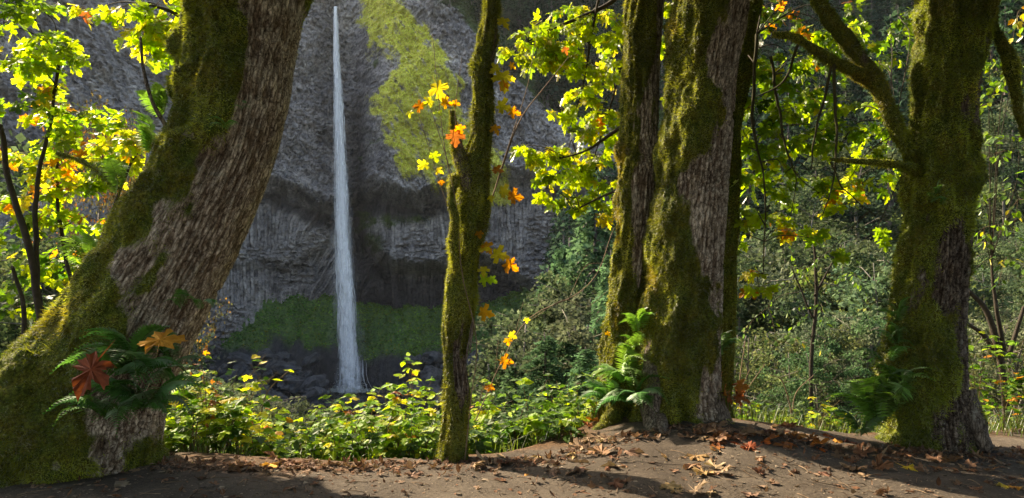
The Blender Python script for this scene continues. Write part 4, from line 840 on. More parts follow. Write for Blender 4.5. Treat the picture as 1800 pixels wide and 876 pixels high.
def fern(base, n, L, label, group=None, az=(0, 360), el=(10, 60), meshes=FROND, name='fern'):
    t = empty(name, base, label, 'fern', group)
    n = int(n*1.1); L = L*1.2
    for k in range(n):
        o = bpy.data.objects.new('frond', meshes[k % 2]); COL.objects.link(o); o.parent = t
        a = math.radians(az[0]+(az[1]-az[0])*(k+rng.uniform(.1, .9))/n); e = math.radians(rng.uniform(*el)); s = L*rng.uniform(.7, 1.1)
        o.matrix_local = Matrix.Translation(tuple(rng.normal(0, .025, 3))) @ Matrix.Rotation(a, 4, 'Z') @ Matrix.Rotation(-e, 4, 'Y') @ Matrix.Rotation(rng.normal(0, .25), 4, 'X') @ Matrix.Scale(s, 4)
    return t
# azimuth: 0 = right, 270 = towards the camera
fern(at(225, 655, 5.62), 13, .50, 'large dark green fern growing from the shaded foot of the leaning trunk', az=(190, 375), el=(-20, 50))
fern(at(250, 712, 5.58), 13, .46, 'dark green fern drooping low over the base of the leaning trunk', az=(180, 380), el=(-30, 35))
fern(at(195, 735, 5.55), 9, .40, 'lowest dark fern beside the root of the leaning tree', az=(190, 350), el=(-25, 30))
fern(at(300, 640, 5.95), 7, .34, 'small fern at the right flank of the leaning trunk just below the flat orange leaf', az=(210, 380), el=(-10, 50))
for q, (px, py, s, lb) in enumerate([(395, 228, .13, 'tiny fern sprig on the upper bark of the leaning trunk'), (318, 540, .15, 'tiny fern sprig on the right half of the leaning trunk above the ferns'), (352, 530, .14, 'tiny fern sprig at the right edge of the leaning trunk'), (428, 190, .08, 'smallest green sprig on the bare bark of the leaning trunk')]):
    fern(at(px, py, 5.75), 3, s*1.3, lb, az=(200, 350), el=(-30, 40), name='fern_sprig')
for px, py, s, lb in [(262, 262, .34, 'feathery fern standing on the left flank of the leaning trunk, upper one'), (285, 195, .28, 'fern poking out left from the leaning trunk high up'), (150, 455, .3, 'fern among moss at the left bend of the leaning trunk'), (205, 330, .3, 'fern on the left edge of the leaning trunk below the yellow leaves')]:
    fern(at(px, py, 6.25), 6, s, lb, az=(90, 300), el=(10, 75), meshes=FRONDY)
fern(at(1098, 668, 7.3), 10, .44, 'bright green fern on the left side of the three stemmed tree', az=(120, 380), el=(-5, 60), meshes=FRONDY)
fern(at(1118, 700, 7.05), 9, .40, 'green fern low against the foot of the middle stem on the mound', az=(150, 370), el=(-20, 45))
fern(at(1078, 705, 7.3), 9, .40, 'fern spreading left from the base of the left stem on the mound', az=(110, 330), el=(-15, 45))
fern(at(1120, 578, 7.2), 5, .26, 'small yellow green fern in the gap between the two front stems', az=(150, 380), el=(0, 60), meshes=FRONDY)
fern(at(1112, 610, 7.25), 4, .22, 'little fern below the one in the gap between stems', az=(150, 300), el=(0, 50), meshes=FRONDY)
fern(at(1265, 620, 7.6), 6, .28, 'fern on the thin rear stem of the three stemmed tree', az=(200, 400), el=(0, 60))
fern(at(1545, 740, 7.05), 16, .50, 'broad green fern spreading at the left foot of the right tree', az=(80, 400), el=(5, 60), meshes=FRONDY)
fern(at(1580, 705, 6.85), 12, .42, 'upper green fern hugging the left foot of the right tree', az=(130, 380), el=(0, 60), meshes=FRONDY)
fern(at(1512, 762, 7.1), 9, .34, 'low fern at the left end of the fern patch by the right tree', az=(90, 400), el=(5, 45))
for px, py, s in [(1558, 640, .26), (1572, 600, .24), (1560, 670, .28), (1582, 560, .2)]:
    fern(at(px, py, 6.85), 5, s, 'small fern climbing the mossy left side of the right tree', 'small ferns climbing the right tree', az=(130, 330), el=(0, 60))
for px, py in [(1645, 358), (1652, 338)]:
    fern(at(px, py, 6.66), 3, .14, 'tiny fern sprig on the dark face of the right trunk', 'sprigs on the right trunk', az=(200, 340), el=(0, 70), name='fern_sprig')
for px, Y, s in [(905, 7.6, .4), (975, 7.4, .34), (640, 7.5, .34), (560, 7.4, .3), (935, 8.2, .42), (850, 7.8, .34)]:
    fern(gpt(px, Y, .05), 9, s, 'fern half hidden among the bushes on the ravine bank', 'ferns among the bank bushes', az=(0, 360), el=(20, 65), meshes=FRONDY)

# bushes on the bank
PB = {2: 2.5, 1: 5, 3: .6, 0: 2, 6: 1.5}; PS = {6: 4, 1: 3, 0: 2, 2: 1}; PR = {3: 2, 4: .6, 5: .5, 2: 4, 1: 2}
def bush(px, Y, pytop, nst, nlf, size, label, group, pal, spread=.35, name='bush', kinds=('berry', 'berry', 'oval'), mat=None, flat=1.0, maxobj=300):
    base = gpt(px, Y, -.05); top = CZ-(pytop-PY0)/F*Y; h = max(top-base[2], .25)
    t = empty(name, base, label, 'bush', group); lv = Leaves(mat or M_small, kinds)
    for s_ in range(nst):
        a = rng.uniform(0, 6.283); hh = h*(1 if s_ == 0 else rng.uniform(.5, .98)); r_ = spread*h**.5*rng.uniform(.3, 1)
        e = base+np.array([math.cos(a)*r_, math.sin(a)*r_*.8, hh]); mid = base+np.array([math.cos(a)*r_*.25, math.sin(a)*r_*.2, hh*.62])
        Q = catmull([base+rng.normal(0, .03, 3)*[1, 1, 0], mid, e], 12); b = Bag(); tube(b, Q, np.linspace(.006, .002, 12), 4, (.13, .09, .04)); link('stem', b.build('stem', M_twig, True, base), t)
        m = max(3, nlf//nst)
        for k in range(m):
            f = .28+.72*(k+rng.random())/m; i = min(int(f*11), 10); p = Q[i]+(Q[i+1]-Q[i])*(f*11-i); aa = rng.uniform(0, 6.283)
            d = np.array([math.cos(aa), math.sin(aa), rng.normal(.05, .25)]); pet = rng.uniform(.03, .16)*(1.3-.5*f)
            p1 = p+d*pet; sz = rng.uniform(*size); tri = kinds[0] == 'berry' and rng.random() < .6
            pc = pick(pal); n = np.array([rng.normal(0, .35), rng.normal(-.25, .35), flat])
            lv.add(p1, d+[0, 0, -.25], n, sz, pc)
            if tri:
                sd = nrm(np.cross(d, [0, 0, 1])); 
                for sg in (-1, 1): lv.add(p1-d*sz*.1, nrm(sd*sg+d*.35+[0, 0, -.25]), n+rng.normal(0, .2, 3), sz*.8, pc)
    lv.emit(t, base, maxobj, 8.5); return t
prof = lambda px: float(np.interp(px, [270, 300, 330, 360, 400, 430, 450, 500, 540, 600, 650, 700, 730, 760, 820, 860, 900, 940, 980, 1020, 1060], [690, 655, 620, 635, 628, 650, 690, 722, 705, 690, 678, 655, 640, 680, 680, 705, 680, 670, 670, 670, 700]))
G1 = 'bushes on the bank left of the slender tree'; G2 = 'bushes on the bank right of the slender tree'
def blabel(px, row=0):
    k = int(np.searchsorted([340, 400, 460, 520, 580, 640, 700, 790, 850, 900, 960], px))
    w_ = ['touching the leaning trunk', 'just right of the leaning trunk', 'under the tall yellow leaved bush', 'left of the falls', 'below the left side of the falls', 'straight below the foot of the falls', 'in front of the plunge pool', 'just left of the slender tree', 'just right of the slender tree', 'under the arching twig', 'below the young cedars', 'at the left slope of the mound'][k]
    q = ['low bush on the path edge ', 'green bush in the second row ', 'taller bush farther down the bank '][row]+w_
    return q, 'bank bushes: '+q
for px in range(292, 1010, 27):
    p_ = px+rng.uniform(-9, 9); l, g_ = blabel(p_, 0)
    bush(p_, rng.uniform(7.0, 7.5), max(prof(p_)+52, 728)+rng.uniform(-34, 22), 5, 42, (.08, .14), l, g_, PB if px < 800 else PS, .3)
for px in range(285, 1040, 27):
    p_ = px+rng.uniform(-9, 9); l, g_ = blabel(p_, 1)
    bush(p_, rng.uniform(7.7, 8.4), prof(p_)+22+rng.uniform(-38, 30), 5, 42, (.085, .15), l, g_, [PB, PB, PS, PR][int(rng.integers(4))] if px < 880 else PS, .32)
for px in range(290, 1040, 34):
    p_ = px+rng.uniform(-9, 9); l, g_ = blabel(p_, 2)
    bush(p_, rng.uniform(8.6, 9.6), prof(p_)+rng.uniform(-24, 26), 5, 46, (.09, .155), l, g_, PB if px < 800 else PS, .3)
bush(405, 7.6, 622, 4, 34, (.09, .15), 'tall sunlit yellow leaved bush with broad flat leaves right of the leaning trunk', None, {2: 4, 3: 2}, .5, kinds=('maple', 'berry'))
bush(335, 7.5, 632, 4, 40, (.08, .14), 'yellow leaved bush touching the right side of the leaning trunk', None, {2: 5, 3: 1}, .45, kinds=('maple', 'berry'))
bush(730, 8.2, 622, 4, 60, (.08, .12), 'tall bush topped with orange edged leaves just left of the slender tree', None, {2: 4, 3: 1.5, 4: .7, 1: 3}, .4)
bush(365, 7.3, 600, 3, 26, (.05, .09), 'bush with curled rusty brown leaves beside the leaning trunk', None, {5: 4, 4: 2}, .3, kinds=('maple',), flat=.3)
bush(655, 8.4, 690, 4, 50, (.07, .12), 'bush with leaves turning yellow in front of the plunge pool', None, {2: 3, 3: 3, 1: 3}, .45)
bush(565, 8.4, 690, 4, 40, (.07, .12), 'pale leaved bush reaching up below the foot of the waterfall', None, {1: 4, 2: 4}, .45)
bush(1050, 7.6, 655, 5, 60, (.06, .10), 'pale shrub crowding the left side of the three stemmed tree', None, PS, .4)
for px in range(1275, 1500, 26):
    bush(px+rng.uniform(-9, 9), rng.uniform(8.0, 9.2), rng.uniform(690, 745), 5, 44, (.05, .10), 'low green bush on the bank between the clump and the right tree', 'bushes between the two big trees', {6: 3, 1: 3, 2: 2, 3: .6}, .4)
for px in range(1700, 1840, 22):
    bush(px+rng.uniform(-9, 9), rng.uniform(8.0, 9.6), rng.uniform(570, 720), 5, 60, (.06, .11), 'shady green bush on the bank right of the right tree', 'bushes right of the right tree', {0: 4, 1: 3, 2: 1.5, 4: .6}, .45)
for px in range(-30, 60, 22):
    bush(px, rng.uniform(8.2, 9.2), rng.uniform(600, 690), 5, 50, (.07, .12), 'dark green bush in the shade behind the roots at the left edge', 'shaded bushes at the left edge', {0: 5, 1: 2}, .45)
bush(1282, 7.2, 655, 3, 12, (.10, .17), 'cluster of large dark red hanging leaves right of the clump tree', None, {5: 5}, .22, kinds=('maple', 'maple2'), flat=.1)
# bare twiggy shrubs
for (pts_, lb) in [([[(455, 745, 8.8, 1.2), (470, 690, 8.8, 1.1), (510, 650, 8.8, .9)], [(470, 690, 8.8, .8), (440, 640, 8.8, .6)], [(485, 672, 8.8, .6), (505, 668, 8.8, .5)]], 'dead reddish twig sticking up in front of the dark pool rocks'),
                   ([[(1305, 760, 8.6, 1.4), (1300, 680, 8.6, 1.2), (1310, 600, 8.6, .9)], [(1302, 700, 8.6, .9), (1345, 640, 8.6, .6)], [(1300, 690, 8.6, .9), (1318, 650, 8.6, .6)]], 'pale bare shrub stems right of the clump tree'),
                   ([[(1392, 770, 8.7, 1.6), (1390, 720, 8.7, 1.4), (1375, 670, 8.7, 1.1), (1355, 660, 8.7, .8)], [(1392, 730, 8.7, 1.2), (1400, 690, 8.7, .9), (1430, 660, 8.7, .6)]], 'bent grey twiggy shrub between the two big trees'),
                   ([[(1040, 720, 8.2, 1.2), (1045, 690, 8.2, 1.4), (1020, 675, 8.2, 1.2), (1012, 680, 8.2, .9)]], 'short curved bare twig left of the clump tree')]:
    whip(pts_, [], lb, 'bare_shrub')
# grass blades
def grass(name, cx, Ylo, Yhi, n, label, L=(.1, .3), col=((.05, .09, .02), (.16, .2, .04))):
    px = rng.uniform(cx[0], cx[1], n); Y = rng.uniform(Ylo, Yhi, n); x = (px-PX0)/F*Y; z = hground(x, Y)-.01; P = np.c_[x, Y, z]
    ln = rng.uniform(*L, n)[:, None]; a = rng.uniform(0, 6.283, n); d = np.c_[np.cos(a), np.sin(a), 0*a]; s = np.c_[-np.sin(a), np.cos(a), 0*a]*.004
    V = np.stack([P-s, P+s, P+d*ln*.25+[0, 0, 1]*ln*.65+s*.7, P+d*ln*.25+[0, 0, 1]*ln*.65-s*.7, P+d*ln*.75+[0, 0, 1]*ln*.8], 1)
    V = V.reshape(-1, 3); k = np.arange(n)*5; t = rng.random((n, 1)); c = np.array(col[0])*(1-t)+np.array(col[1])*t
    link(name, mesh(name, V, [np.stack([k+3, k+2, k+4], -1), np.stack([k, k+1, k+2, k+3], -1)], M_small, np.repeat(c, 5, 0), smooth=False), kind='stuff', label=label)
grass('grass', (255, 1010), 6.9, 8.2, 1500, 'thin grass and weeds along the bank of the path')
grass('undergrowth', (1270, 1900), 7.8, 9.5, 1800, 'rough green undergrowth on the bank at the right', (.12, .4))

# fallen leaves
DRYC = {'brown': [(.17, .085, .045), (.22, .125, .075), (.26, .17, .11)], 'orange': [(.42, .17, .03), (.50, .24, .05)], 'tan': [(.32, .20, .10), (.36, .26, .16)], 'rust': [(.20, .065, .025), (.30, .09, .02)], 'yellow': [(.5, .36, .05), (.55, .34, .04)]}
DRYM = {}
for cn, cl in DRYC.items():
    for ci, c in enumerate(cl):
        for v, (kd, cu) in enumerate((('maple', .5), ('maple2', -.25), ('maple2', .9))):
            V, Fc = leafgeo(kd, cu, 40+v+ci*5, .7); V = V.copy(); rr = np.random.default_rng(v*9+ci).normal(0, .07, len(V)); V[:, 2] += rr*(np.hypot(V[:, 0], V[:, 1]-.2) > .15)
            vein = np.full((len(V), 1), 1.); vein[0] = 1.25
            DRYM.setdefault(cn, []).append(mesh('fallen_leaf', V, Fc, M_dry, np.array(c)[None]*vein, smooth=False))
def fallen(px, py, spx, cn, label, group=None, p=None, tilt=.25, nrmv=None, ang=None):
    vi = None if p is None else 0
    if p is None: p = ray_ground(px, py); p = p+[0, 0, .012]
    s = spx*p[1]/F*(.82 if vi is None else 1); ms = DRYM[cn]; o = link('fallen_leaf', ms[int(rng.integers(len(ms))) if vi is None else vi], None, None, None, label, 'leaf', group)
    a = rng.uniform(0, 6.283) if ang is None else ang
    R = Matrix.Rotation(rng.normal(0, tilt), 4, 'X') @ Matrix.Rotation(rng.normal(0, tilt), 4, 'Y') @ Matrix.Rotation(a, 4, 'Z')
    if nrmv is not None: R = Vector(nrmv).to_track_quat('Z', 'Y').to_matrix().to_4x4() @ Matrix.Rotation(a, 4, 'Z')
    o.matrix_world = Matrix.Translation(tuple(p)) @ R @ Matrix.Scale(s, 4); return o
fallen(0, 0, 74, 'rust', 'large rusty red maple leaf resting on the left of the dark fern', p=at(172, 636, 5.1), nrmv=(-.1, -1, .45), ang=2.6)
fallen(0, 0, 66, 'orange', 'flat orange maple leaf lying across the top of the dark fern', p=at(280, 606, 5.25), nrmv=(.1, -.75, 1), ang=.2)
zones = [(380, 640, 812, 828, 20, 44, 'brown', 'curled brown maple leaf on the path edge left of the slender tree', 'brown leaves at the path edge below the bushes', 26),
         (640, 1000, 812, 840, 15, 36, 'brown', 'brown maple leaf on the path edge near the slender tree', 'brown leaves at the foot of the slender tree', 12),
         (1000, 1060, 768, 800, 26, 46, 'tan', 'pale tan maple leaf on the left slope of the mound', 'tan leaves on the left slope of the mound', 9),
         (1010, 1110, 780, 862, 26, 50, 'brown', 'brown maple leaf flattened on the mound left of the roots', 'brown leaves on the mound left of the roots', 14),
         (1150, 1290, 785, 870, 26, 50, 'tan', 'tan maple leaf on the bare soil right of the roots', 'tan leaves on the soil right of the roots', 13),
         (1215, 1420, 748, 778, 24, 44, 'brown', 'dark brown leaf heaped on the bank right of the clump tree', 'brown leaves heaped right of the clump tree', 40),
         (1250, 1480, 768, 792, 24, 44, 'rust', 'rust coloured leaf on the path edge between the two big trees', 'rust leaves between the two big trees', 22),
         (1480, 1800, 790, 830, 22, 44, 'brown', 'brown maple leaf on the shaded path edge below the right tree', 'brown leaves below the right tree', 40),
         (1550, 1700, 772, 790, 20, 36, 'rust', 'rusty leaf at the root of the right tree', 'rust leaves at the root of the right tree', 12),
         (0, 360, 780, 826, 22, 44, 'brown', 'dark brown leaf in the shade below the leaning tree', 'brown leaves under the leaning tree', 20),
         (850, 1000, 800, 840, 20, 50, 'tan', 'tan leaf on the path just left of the mound', 'tan leaves left of the mound', 8),
         (1290, 1600, 800, 874, 18, 36, 'brown', 'small brown leaf on the open path at the right', 'small brown leaves on the open path', 8)]
for x0, x1, y0, y1, s0, s1_, cn, lb, gp, n in zones:
    for k in range(n): fallen(rng.uniform(x0, x1), rng.uniform(y0, y1), rng.uniform(s0, s1_), cn, lb, gp, tilt=.3)
for px, py, s, cn, lb in [(1255, 794, 18, 'orange', 'small bright orange leaf alone on the sandy mound'), (1048, 742, 26, 'orange', 'orange leaf at the left edge of the mound beside the ferns'), (1036, 752, 22, 'rust', 'rusty leaf touching the orange one at the mound edge'), (1590, 822, 30, 'yellow', 'yellow brown leaf on the path below the right tree'),
                          (1755, 852, 44, 'yellow', 'large yellow leaf near the bottom right corner'), (1790, 858, 34, 'orange', 'orange leaf beside the large yellow one at the bottom right corner'), (1470, 778, 26, 'orange', 'orange leaf standing on the bank left of the right ferns'), (925, 836, 44, 'orange', 'wide pale orange leaf on the path left of the mound'), (1240, 752, 32, 'tan', 'tan leaf propped upright against the clump tree'),
                          (470, 818, 44, 'orange', 'orange brown leaf at the path edge under the bushes'), (210, 806, 38, 'rust', 'rust leaf at the foot of the dark ferns')]:
    fallen(px, py, s, cn, lb, tilt=.2)
# leaf litter, twigs and pebbles
b = Bag()
for k in range(2300):
    px = rng.uniform(-20, 1820); py = rng.uniform(800, 878) if k > 1750 else np.interp(px, [0, 300, 500, 950, 1060, 1200, 1350, 1480, 1800], [798, 812, 818, 808, 770, 748, 762, 785, 800])+abs(rng.normal(0, 9)); p = ray_ground(px, py)
    V, Fc = leafgeo('oval' if rng.random() < .5 else 'maple2', rng.normal(.2, .6), k % 7); s = rng.uniform(.02, .085); M_ = Matrix.Rotation(rng.uniform(0, 6.28), 3, 'Z') @ Matrix.Rotation(rng.normal(0, .6), 3, 'X')
    b.add(V*s @ np.array(M_).T+p+[0, 0, .008], Fc, None, np.array(DRYC['brown'][k % 3])*rng.uniform(.4, 1.2))
link('leaf_litter', b.build('leaf_litter', M_dry, False), kind='stuff', label='crumbled brown leaf litter along the edge of the path')
b = Bag(); c8 = np.array([(x, y, z) for x in (-1, 1) for y in (-1, 1) for z in (-.6, .6)], float); fq = np.array([[0, 1, 3, 2], [4, 6, 7, 5], [0, 4, 5, 1], [2, 3, 7, 6], [0, 2, 6, 4], [1, 5, 7, 3]])
for k in range(2600):
    p = ray_ground(rng.uniform(-40, 1840), rng.uniform(790, 880)); s = (rng.exponential(.0022)+.0018)*(3.2 if k % 60 == 0 else 1)
    b.add((c8+rng.normal(0, .3, (8, 3)))*s*[1.2, 1, .8]+p, None, fq, np.array((.2, .155, .11))*rng.uniform(.4, 1.5))
link('grit', b.build('grit', M_stone, False), kind='stuff', label='fine grit and crumbs of soil on the path')
b = Bag()
for k in range(330):
    px = rng.uniform(0, 1800); p = ray_ground(px, rng.uniform(800, 872) if rng.random() < .5 else np.interp(px, [0, 500, 950, 1200, 1480, 1800], [800, 820, 808, 752, 786, 802])+rng.uniform(0, 12)); a = rng.uniform(0, 6.28); L_ = rng.uniform(.04, .22)
    e = p+[math.cos(a)*L_, math.sin(a)*L_, 0]; e[2] = float(hground(e[0], e[1]))+.008; m_ = (p+e)/2+rng.normal(0, .008, 3)
    tube(b, catmull([p+[0, 0, .006], m_+[0, 0, .01], e], 5), rng.uniform(.0015, .004), 4, np.array((.16, .11, .07))*rng.uniform(.6, 1.5))
link('fallen_twigs', b.build('fallen_twigs', M_twig), kind='stuff', label='small broken twigs scattered on the path')

# ------------------------------------------------------------------ background wood
def crown_cards(C, S, L, col, seed, up=.3, asp=.55):
    n = len(C); r = np.random.default_rng(seed); d = nrm(r.normal(0, 1, (n, 3))*[1, 1, .6]+[0, 0, -up*.5]); s = nrm(np.cross(d, r.normal(0, 1, (n, 3)))); L = L[:, None]
    V = np.stack([C-d*L*.5, C+s*L*asp*.5-d*L*.05, C+d*L*.5, C-s*L*asp*.5+d*L*.05], 1).reshape(-1, 3)
    return V, np.arange(n*4).reshape(-1, 4), np.repeat(col, 4, 0)
def proto_conifer(seed, h=22, dens=26, col=(.05, .085, .04), droop=.35, rad=.17, card=1.0):
    r = np.random.default_rng(seed); tb = Bag(); P = np.c_[np.zeros(12), np.zeros(12), np.linspace(-.5, h, 12)]+r.normal(0, .02, (12, 3)); tube(tb, P, np.linspace(h*.014+.05, .02, 12), 7, (.13, .11, .10))
    Cs = []; Ls = []; cs = []; br = Bag(); z = h*.10
    while z < h*.985:
        f = 1-z/h; R_ = h*rad*(f**.75)*r.uniform(.8, 1.12)+.15; nb = int(4+3*f)
        for k in range(nb):
            a = r.uniform(0, 6.283); rr = R_*r.uniform(.6, 1.15); m = max(3, int(dens*(.4+f))); t = np.sqrt((np.arange(m)+r.random(m))/m)
            pts = np.c_[np.cos(a)*rr*t, np.sin(a)*rr*t, z+.12*rr*t-droop*rr*t**1.8]
            pts = pts+r.normal(0, 1, (m, 3))*np.array([.12, .12, .06])*(rr*.6+.3)
            Cs.append(pts); Ls.append(r.uniform(.4, .95, m)*(h/22)**.5*card); cs.append(np.array(col)*r.uniform(.55, 1.5)*np.ones((m, 1)))
            if k % 2 == 0: tube(br, [[0, 0, z], [np.cos(a)*rr*.5, np.sin(a)*rr*.5, z+.06*rr-droop*rr*.28], [np.cos(a)*rr*.95, np.sin(a)*rr*.95, z+.1*rr-droop*rr*.9]], [.04, .02, .01], 3, (.10, .085, .07))
        z += h*.021*r.uniform(.7, 1.3)
    V, Fq, c = crown_cards(np.vstack(Cs), None, np.concatenate(Ls), np.vstack(cs), seed, .5, .42)
    return tb.build('trunk', M_twig), mesh('crown', V, Fq, M_far, c, smooth=False), br.build('boughs', M_twig)
def proto_broad(seed, h=10, w=.34, n=9000, leaf=(.10, .24), col=(.062, .10, .05), col2=(.11, .135, .065), nst=1, orange=0.0):
    r = np.random.default_rng(seed); tb = Bag(); ends = []; br = Bag()
    for s_ in range(nst):
        a = r.uniform(0, 6.28); sp = h*.12*(nst > 1)
        Q = catmull([[0, 0, -.5], [math.cos(a)*sp*.4+r.normal(0, .1), math.sin(a)*sp*.4, h*.3], [math.cos(a)*sp+r.normal(0, .25), math.sin(a)*sp+r.normal(0, .2), h*.62], [math.cos(a)*sp*1.4+r.normal(0, .3), math.sin(a)*sp*1.4, h*.93]], 14)
        tube(tb, Q, np.linspace(h*.012/nst**.4+.02, .015, 14), 6, (.17, .155, .13))
        for k in range(26//nst+6):
            i = int(r.integers(2, 13)); a2 = r.uniform(0, 6.28); f = i/13; ln = h*w*(1-.55*abs(f-.45)*1.6)*r.uniform(.45, 1.1)
            e = Q[i]+[math.cos(a2)*ln, math.sin(a2)*ln, ln*r.uniform(-.1, .65)]; m_ = (Q[i]+e)/2+[0, 0, ln*.12]; tube(br, [Q[i], m_, e], [.035*h/12, .02*h/12, .008], 4, (.19, .17, .14))
            for q in range(4):
                t = r.uniform(.4, 1.05); ends.append(Q[i]+(e-Q[i])*t+r.normal(0, .10*ln, 3))
    ends = np.array(ends); k = r.integers(0, len(ends), n); C = ends[k]+nrm(r.normal(0, 1, (n, 3)))*(r.random((n, 1))**.6)*np.array([1, 1, .5])*h*.075
    cl = r.random(len(ends))[k][:, None]; c = (np.array(col)*(1-cl)+np.array(col2)*cl)*r.uniform(.6, 1.65, (n, 1))
    if orange: o_ = r.random(n) < orange*(r.random(len(ends))[k]*2); c[o_] = np.array([.42, .17, .03])*r.uniform(.6, 1.3, (o_.sum(), 1))
    V, Fq, cc_ = crown_cards(C, None, r.uniform(*leaf, n), c, seed, .4, .7)
    return tb.build('trunk', M_twig), mesh('crown', V, Fq, M_far, cc_, smooth=False), br.build('boughs', M_twig)
CON = [proto_conifer(s, 22, 11, c_) for s, c_ in ((1, (.05, .09, .045)), (2, (.065, .105, .05)), (3, (.045, .08, .05)))]
CED = [proto_conifer(s, 9, 80, c_, .85, .26, .42) for s, c_ in ((4, (.08, .14, .07)), (5, (.10, .17, .085)))]
BRO = [proto_broad(11), proto_broad(12, col=(.06, .10, .055)), proto_broad(13, col=(.09, .115, .07), col2=(.15, .165, .10)), proto_broad(14, n=5500, col=(.08, .12, .05), col2=(.15, .17, .05))]
SHR = [proto_broad(21, 4, .45, 9000, (.05, .12), (.05, .095, .045), (.09, .13, .06), 4), proto_broad(22, 4, .45, 9000, (.05, .12), (.085, .11, .065), (.14, .15, .09), 5), proto_broad(23, 4, .4, 6000, (.05, .11), (.08, .115, .05), (.15, .16, .06), 5)]
ORT = [proto_broad(31, 10, .4, 9000, (.06, .12), (.09, .085, .035), (.15, .11, .04), 2, .2)]
def where(px, Y=None):
    s = ['behind the left saplings', 'just behind the leaning trunk', 'right of the leaning trunk', 'below the waterfall pool', 'between pool and slender tree', 'right of the slender tree', 'left of the clump tree', 'behind the clump tree', 'just right of the clump tree', 'under the hanging maple twigs', 'left of the right tree', 'behind the right tree', 'right of the right tree'][int(np.searchsorted([120, 330, 480, 640, 790, 900, 1060, 1270, 1360, 1460, 1590, 1700], px))]
    return s
def tagn(px, Y, h, lab, grp, near=20, far=40, hs=8):
    a = 'near ' if Y < near else 'distant ' if Y > far else ''; b_ = 'tall ' if h > hs*1.15 else 'low ' if h < hs*.85 else ''
    return a+b_+' '.join(lab.split()[:9])+' '+where(px), grp+' '+where(px)
def plant(pr, p, h, h0, label, group, name, cat='tree', wide=1.0):
    s = h/h0; t = empty(name, p, label, cat, group, rng.uniform(0, 6.28)); t.scale = (s*wide, s*wide, s)
    for nm, me in zip(('trunk', 'crown', 'boughs'), pr):
        o = link(nm, me, t)
        if nm != 'trunk': o['kind'] = 'stuff'
    return t
# slope above the cliff
for k in range(190):
    px = rng.uniform(700, 1010) if k < 80 else rng.uniform(1010, 1850); u = rng.uniform(1.5, 42)
    p = cliff_top(px, u); plant(CON[k % 3], p+[0, 0, -1], rng.uniform(14, 24), 22, *tagn(px, 41 if u > 18 else 30, 20, 'conifer on the slope above the cliff', 'conifers above the cliff'), 'conifer', 'tree', 1.1)
for k in range(90):
    px = rng.uniform(690, 1150); p = cliff_top(px, rng.uniform(.3, 22)); plant(BRO[k % 3], p+[0, 0, -.8], rng.uniform(3.5, 8), 10, *tagn(px, 30, 8, 'bushy green tree above the cliff rim', 'small trees above the cliff'), 'small_tree', 'tree', 1.4)
for k in range(14):
    px = rng.uniform(535, 660); i = cliff_top(px, rng.uniform(.2, 3)); plant(BRO[k % 2], i+[0, 0, -.8], rng.uniform(3, 6), 10, 'small dark tree on the rim beside the lip of the waterfall', 'trees beside the lip of the falls', 'small_tree', 'tree', 1.3)
# far and middle hillside at the right
def hp(px, Y): return gpt(px, Y)
LAB = {'c': ('tall dark conifer on the far hillside right of the cliff', 'conifers on the far hillside', 'conifer'), 'b': ('grey green leafy tree on the far hillside', 'leafy trees on the far hillside', 'leafy_tree'),
       'm': ('pale leafy tree standing in the ravine right of the clump tree', 'leafy trees in the ravine', 'leafy_tree'), 'n': ('grey green many stemmed shrub below the path in the ravine', 'shrubs below the path', 'shrub')}
for k in range(150):
    Y = rng.uniform(58, 112); px = rng.uniform(985, 1850); p = hp(px, Y); l, g_, nm = LAB['c']
    h = rng.uniform(15, 28); l, g_ = tagn(px, Y, h, 'conifer on the hillside', 'hillside conifers', 75, 95, 21); plant(CON[int(rng.integers(3))], p, h, 22, l, g_, nm, 'tree', rng.uniform(.9, 1.25))
for k in range(60):
    Y = rng.uniform(45, 105); px = rng.uniform(985, 1850); l, g_, nm = LAB['b']; h = rng.uniform(8, 15); l, g_ = tagn(px, Y, h, 'grey green leafy tree on the hillside', 'hillside leafy trees', 65, 85, 11); plant(BRO[int(rng.integers(4))], hp(px, Y), h, 10, l, g_, nm, 'tree', rng.uniform(.9, 1.2))
for k in range(64):
    Y = rng.uniform(20, 46); px = rng.uniform(1010, 1880); 
    if px < 1080 and Y < 30: continue
    p = hp(px, Y); top = CZ+(PY0-rng.uniform(390, 500))/F*Y; h = np.clip(top-p[2], 5, 15); l, g_, nm = LAB['m']; l, g_ = tagn(px, Y, h, 'pale leafy tree in the ravine', 'ravine trees', 28, 38, 9)
    plant(BRO[int(rng.integers(4))], p, h, 10, l, g_, nm, 'tree', rng.uniform(.8, 1.1))
for k in range(44):
    Y = rng.uniform(10.5, 20); px = rng.uniform(1240, 1880); p = hp(px, Y); top = CZ-(rng.uniform(540, 670)-PY0)/F*Y; h = np.clip(top-p[2], 1.2, 7); l, g_, nm = LAB['n']; l, g_ = tagn(px, Y, h, 'grey green many stemmed shrub', 'ravine shrubs', 13, 17, 4)
    plant(SHR[int(rng.integers(3))], p, h, 4, l, g_, nm, 'shrub', rng.uniform(.7, 1.0))
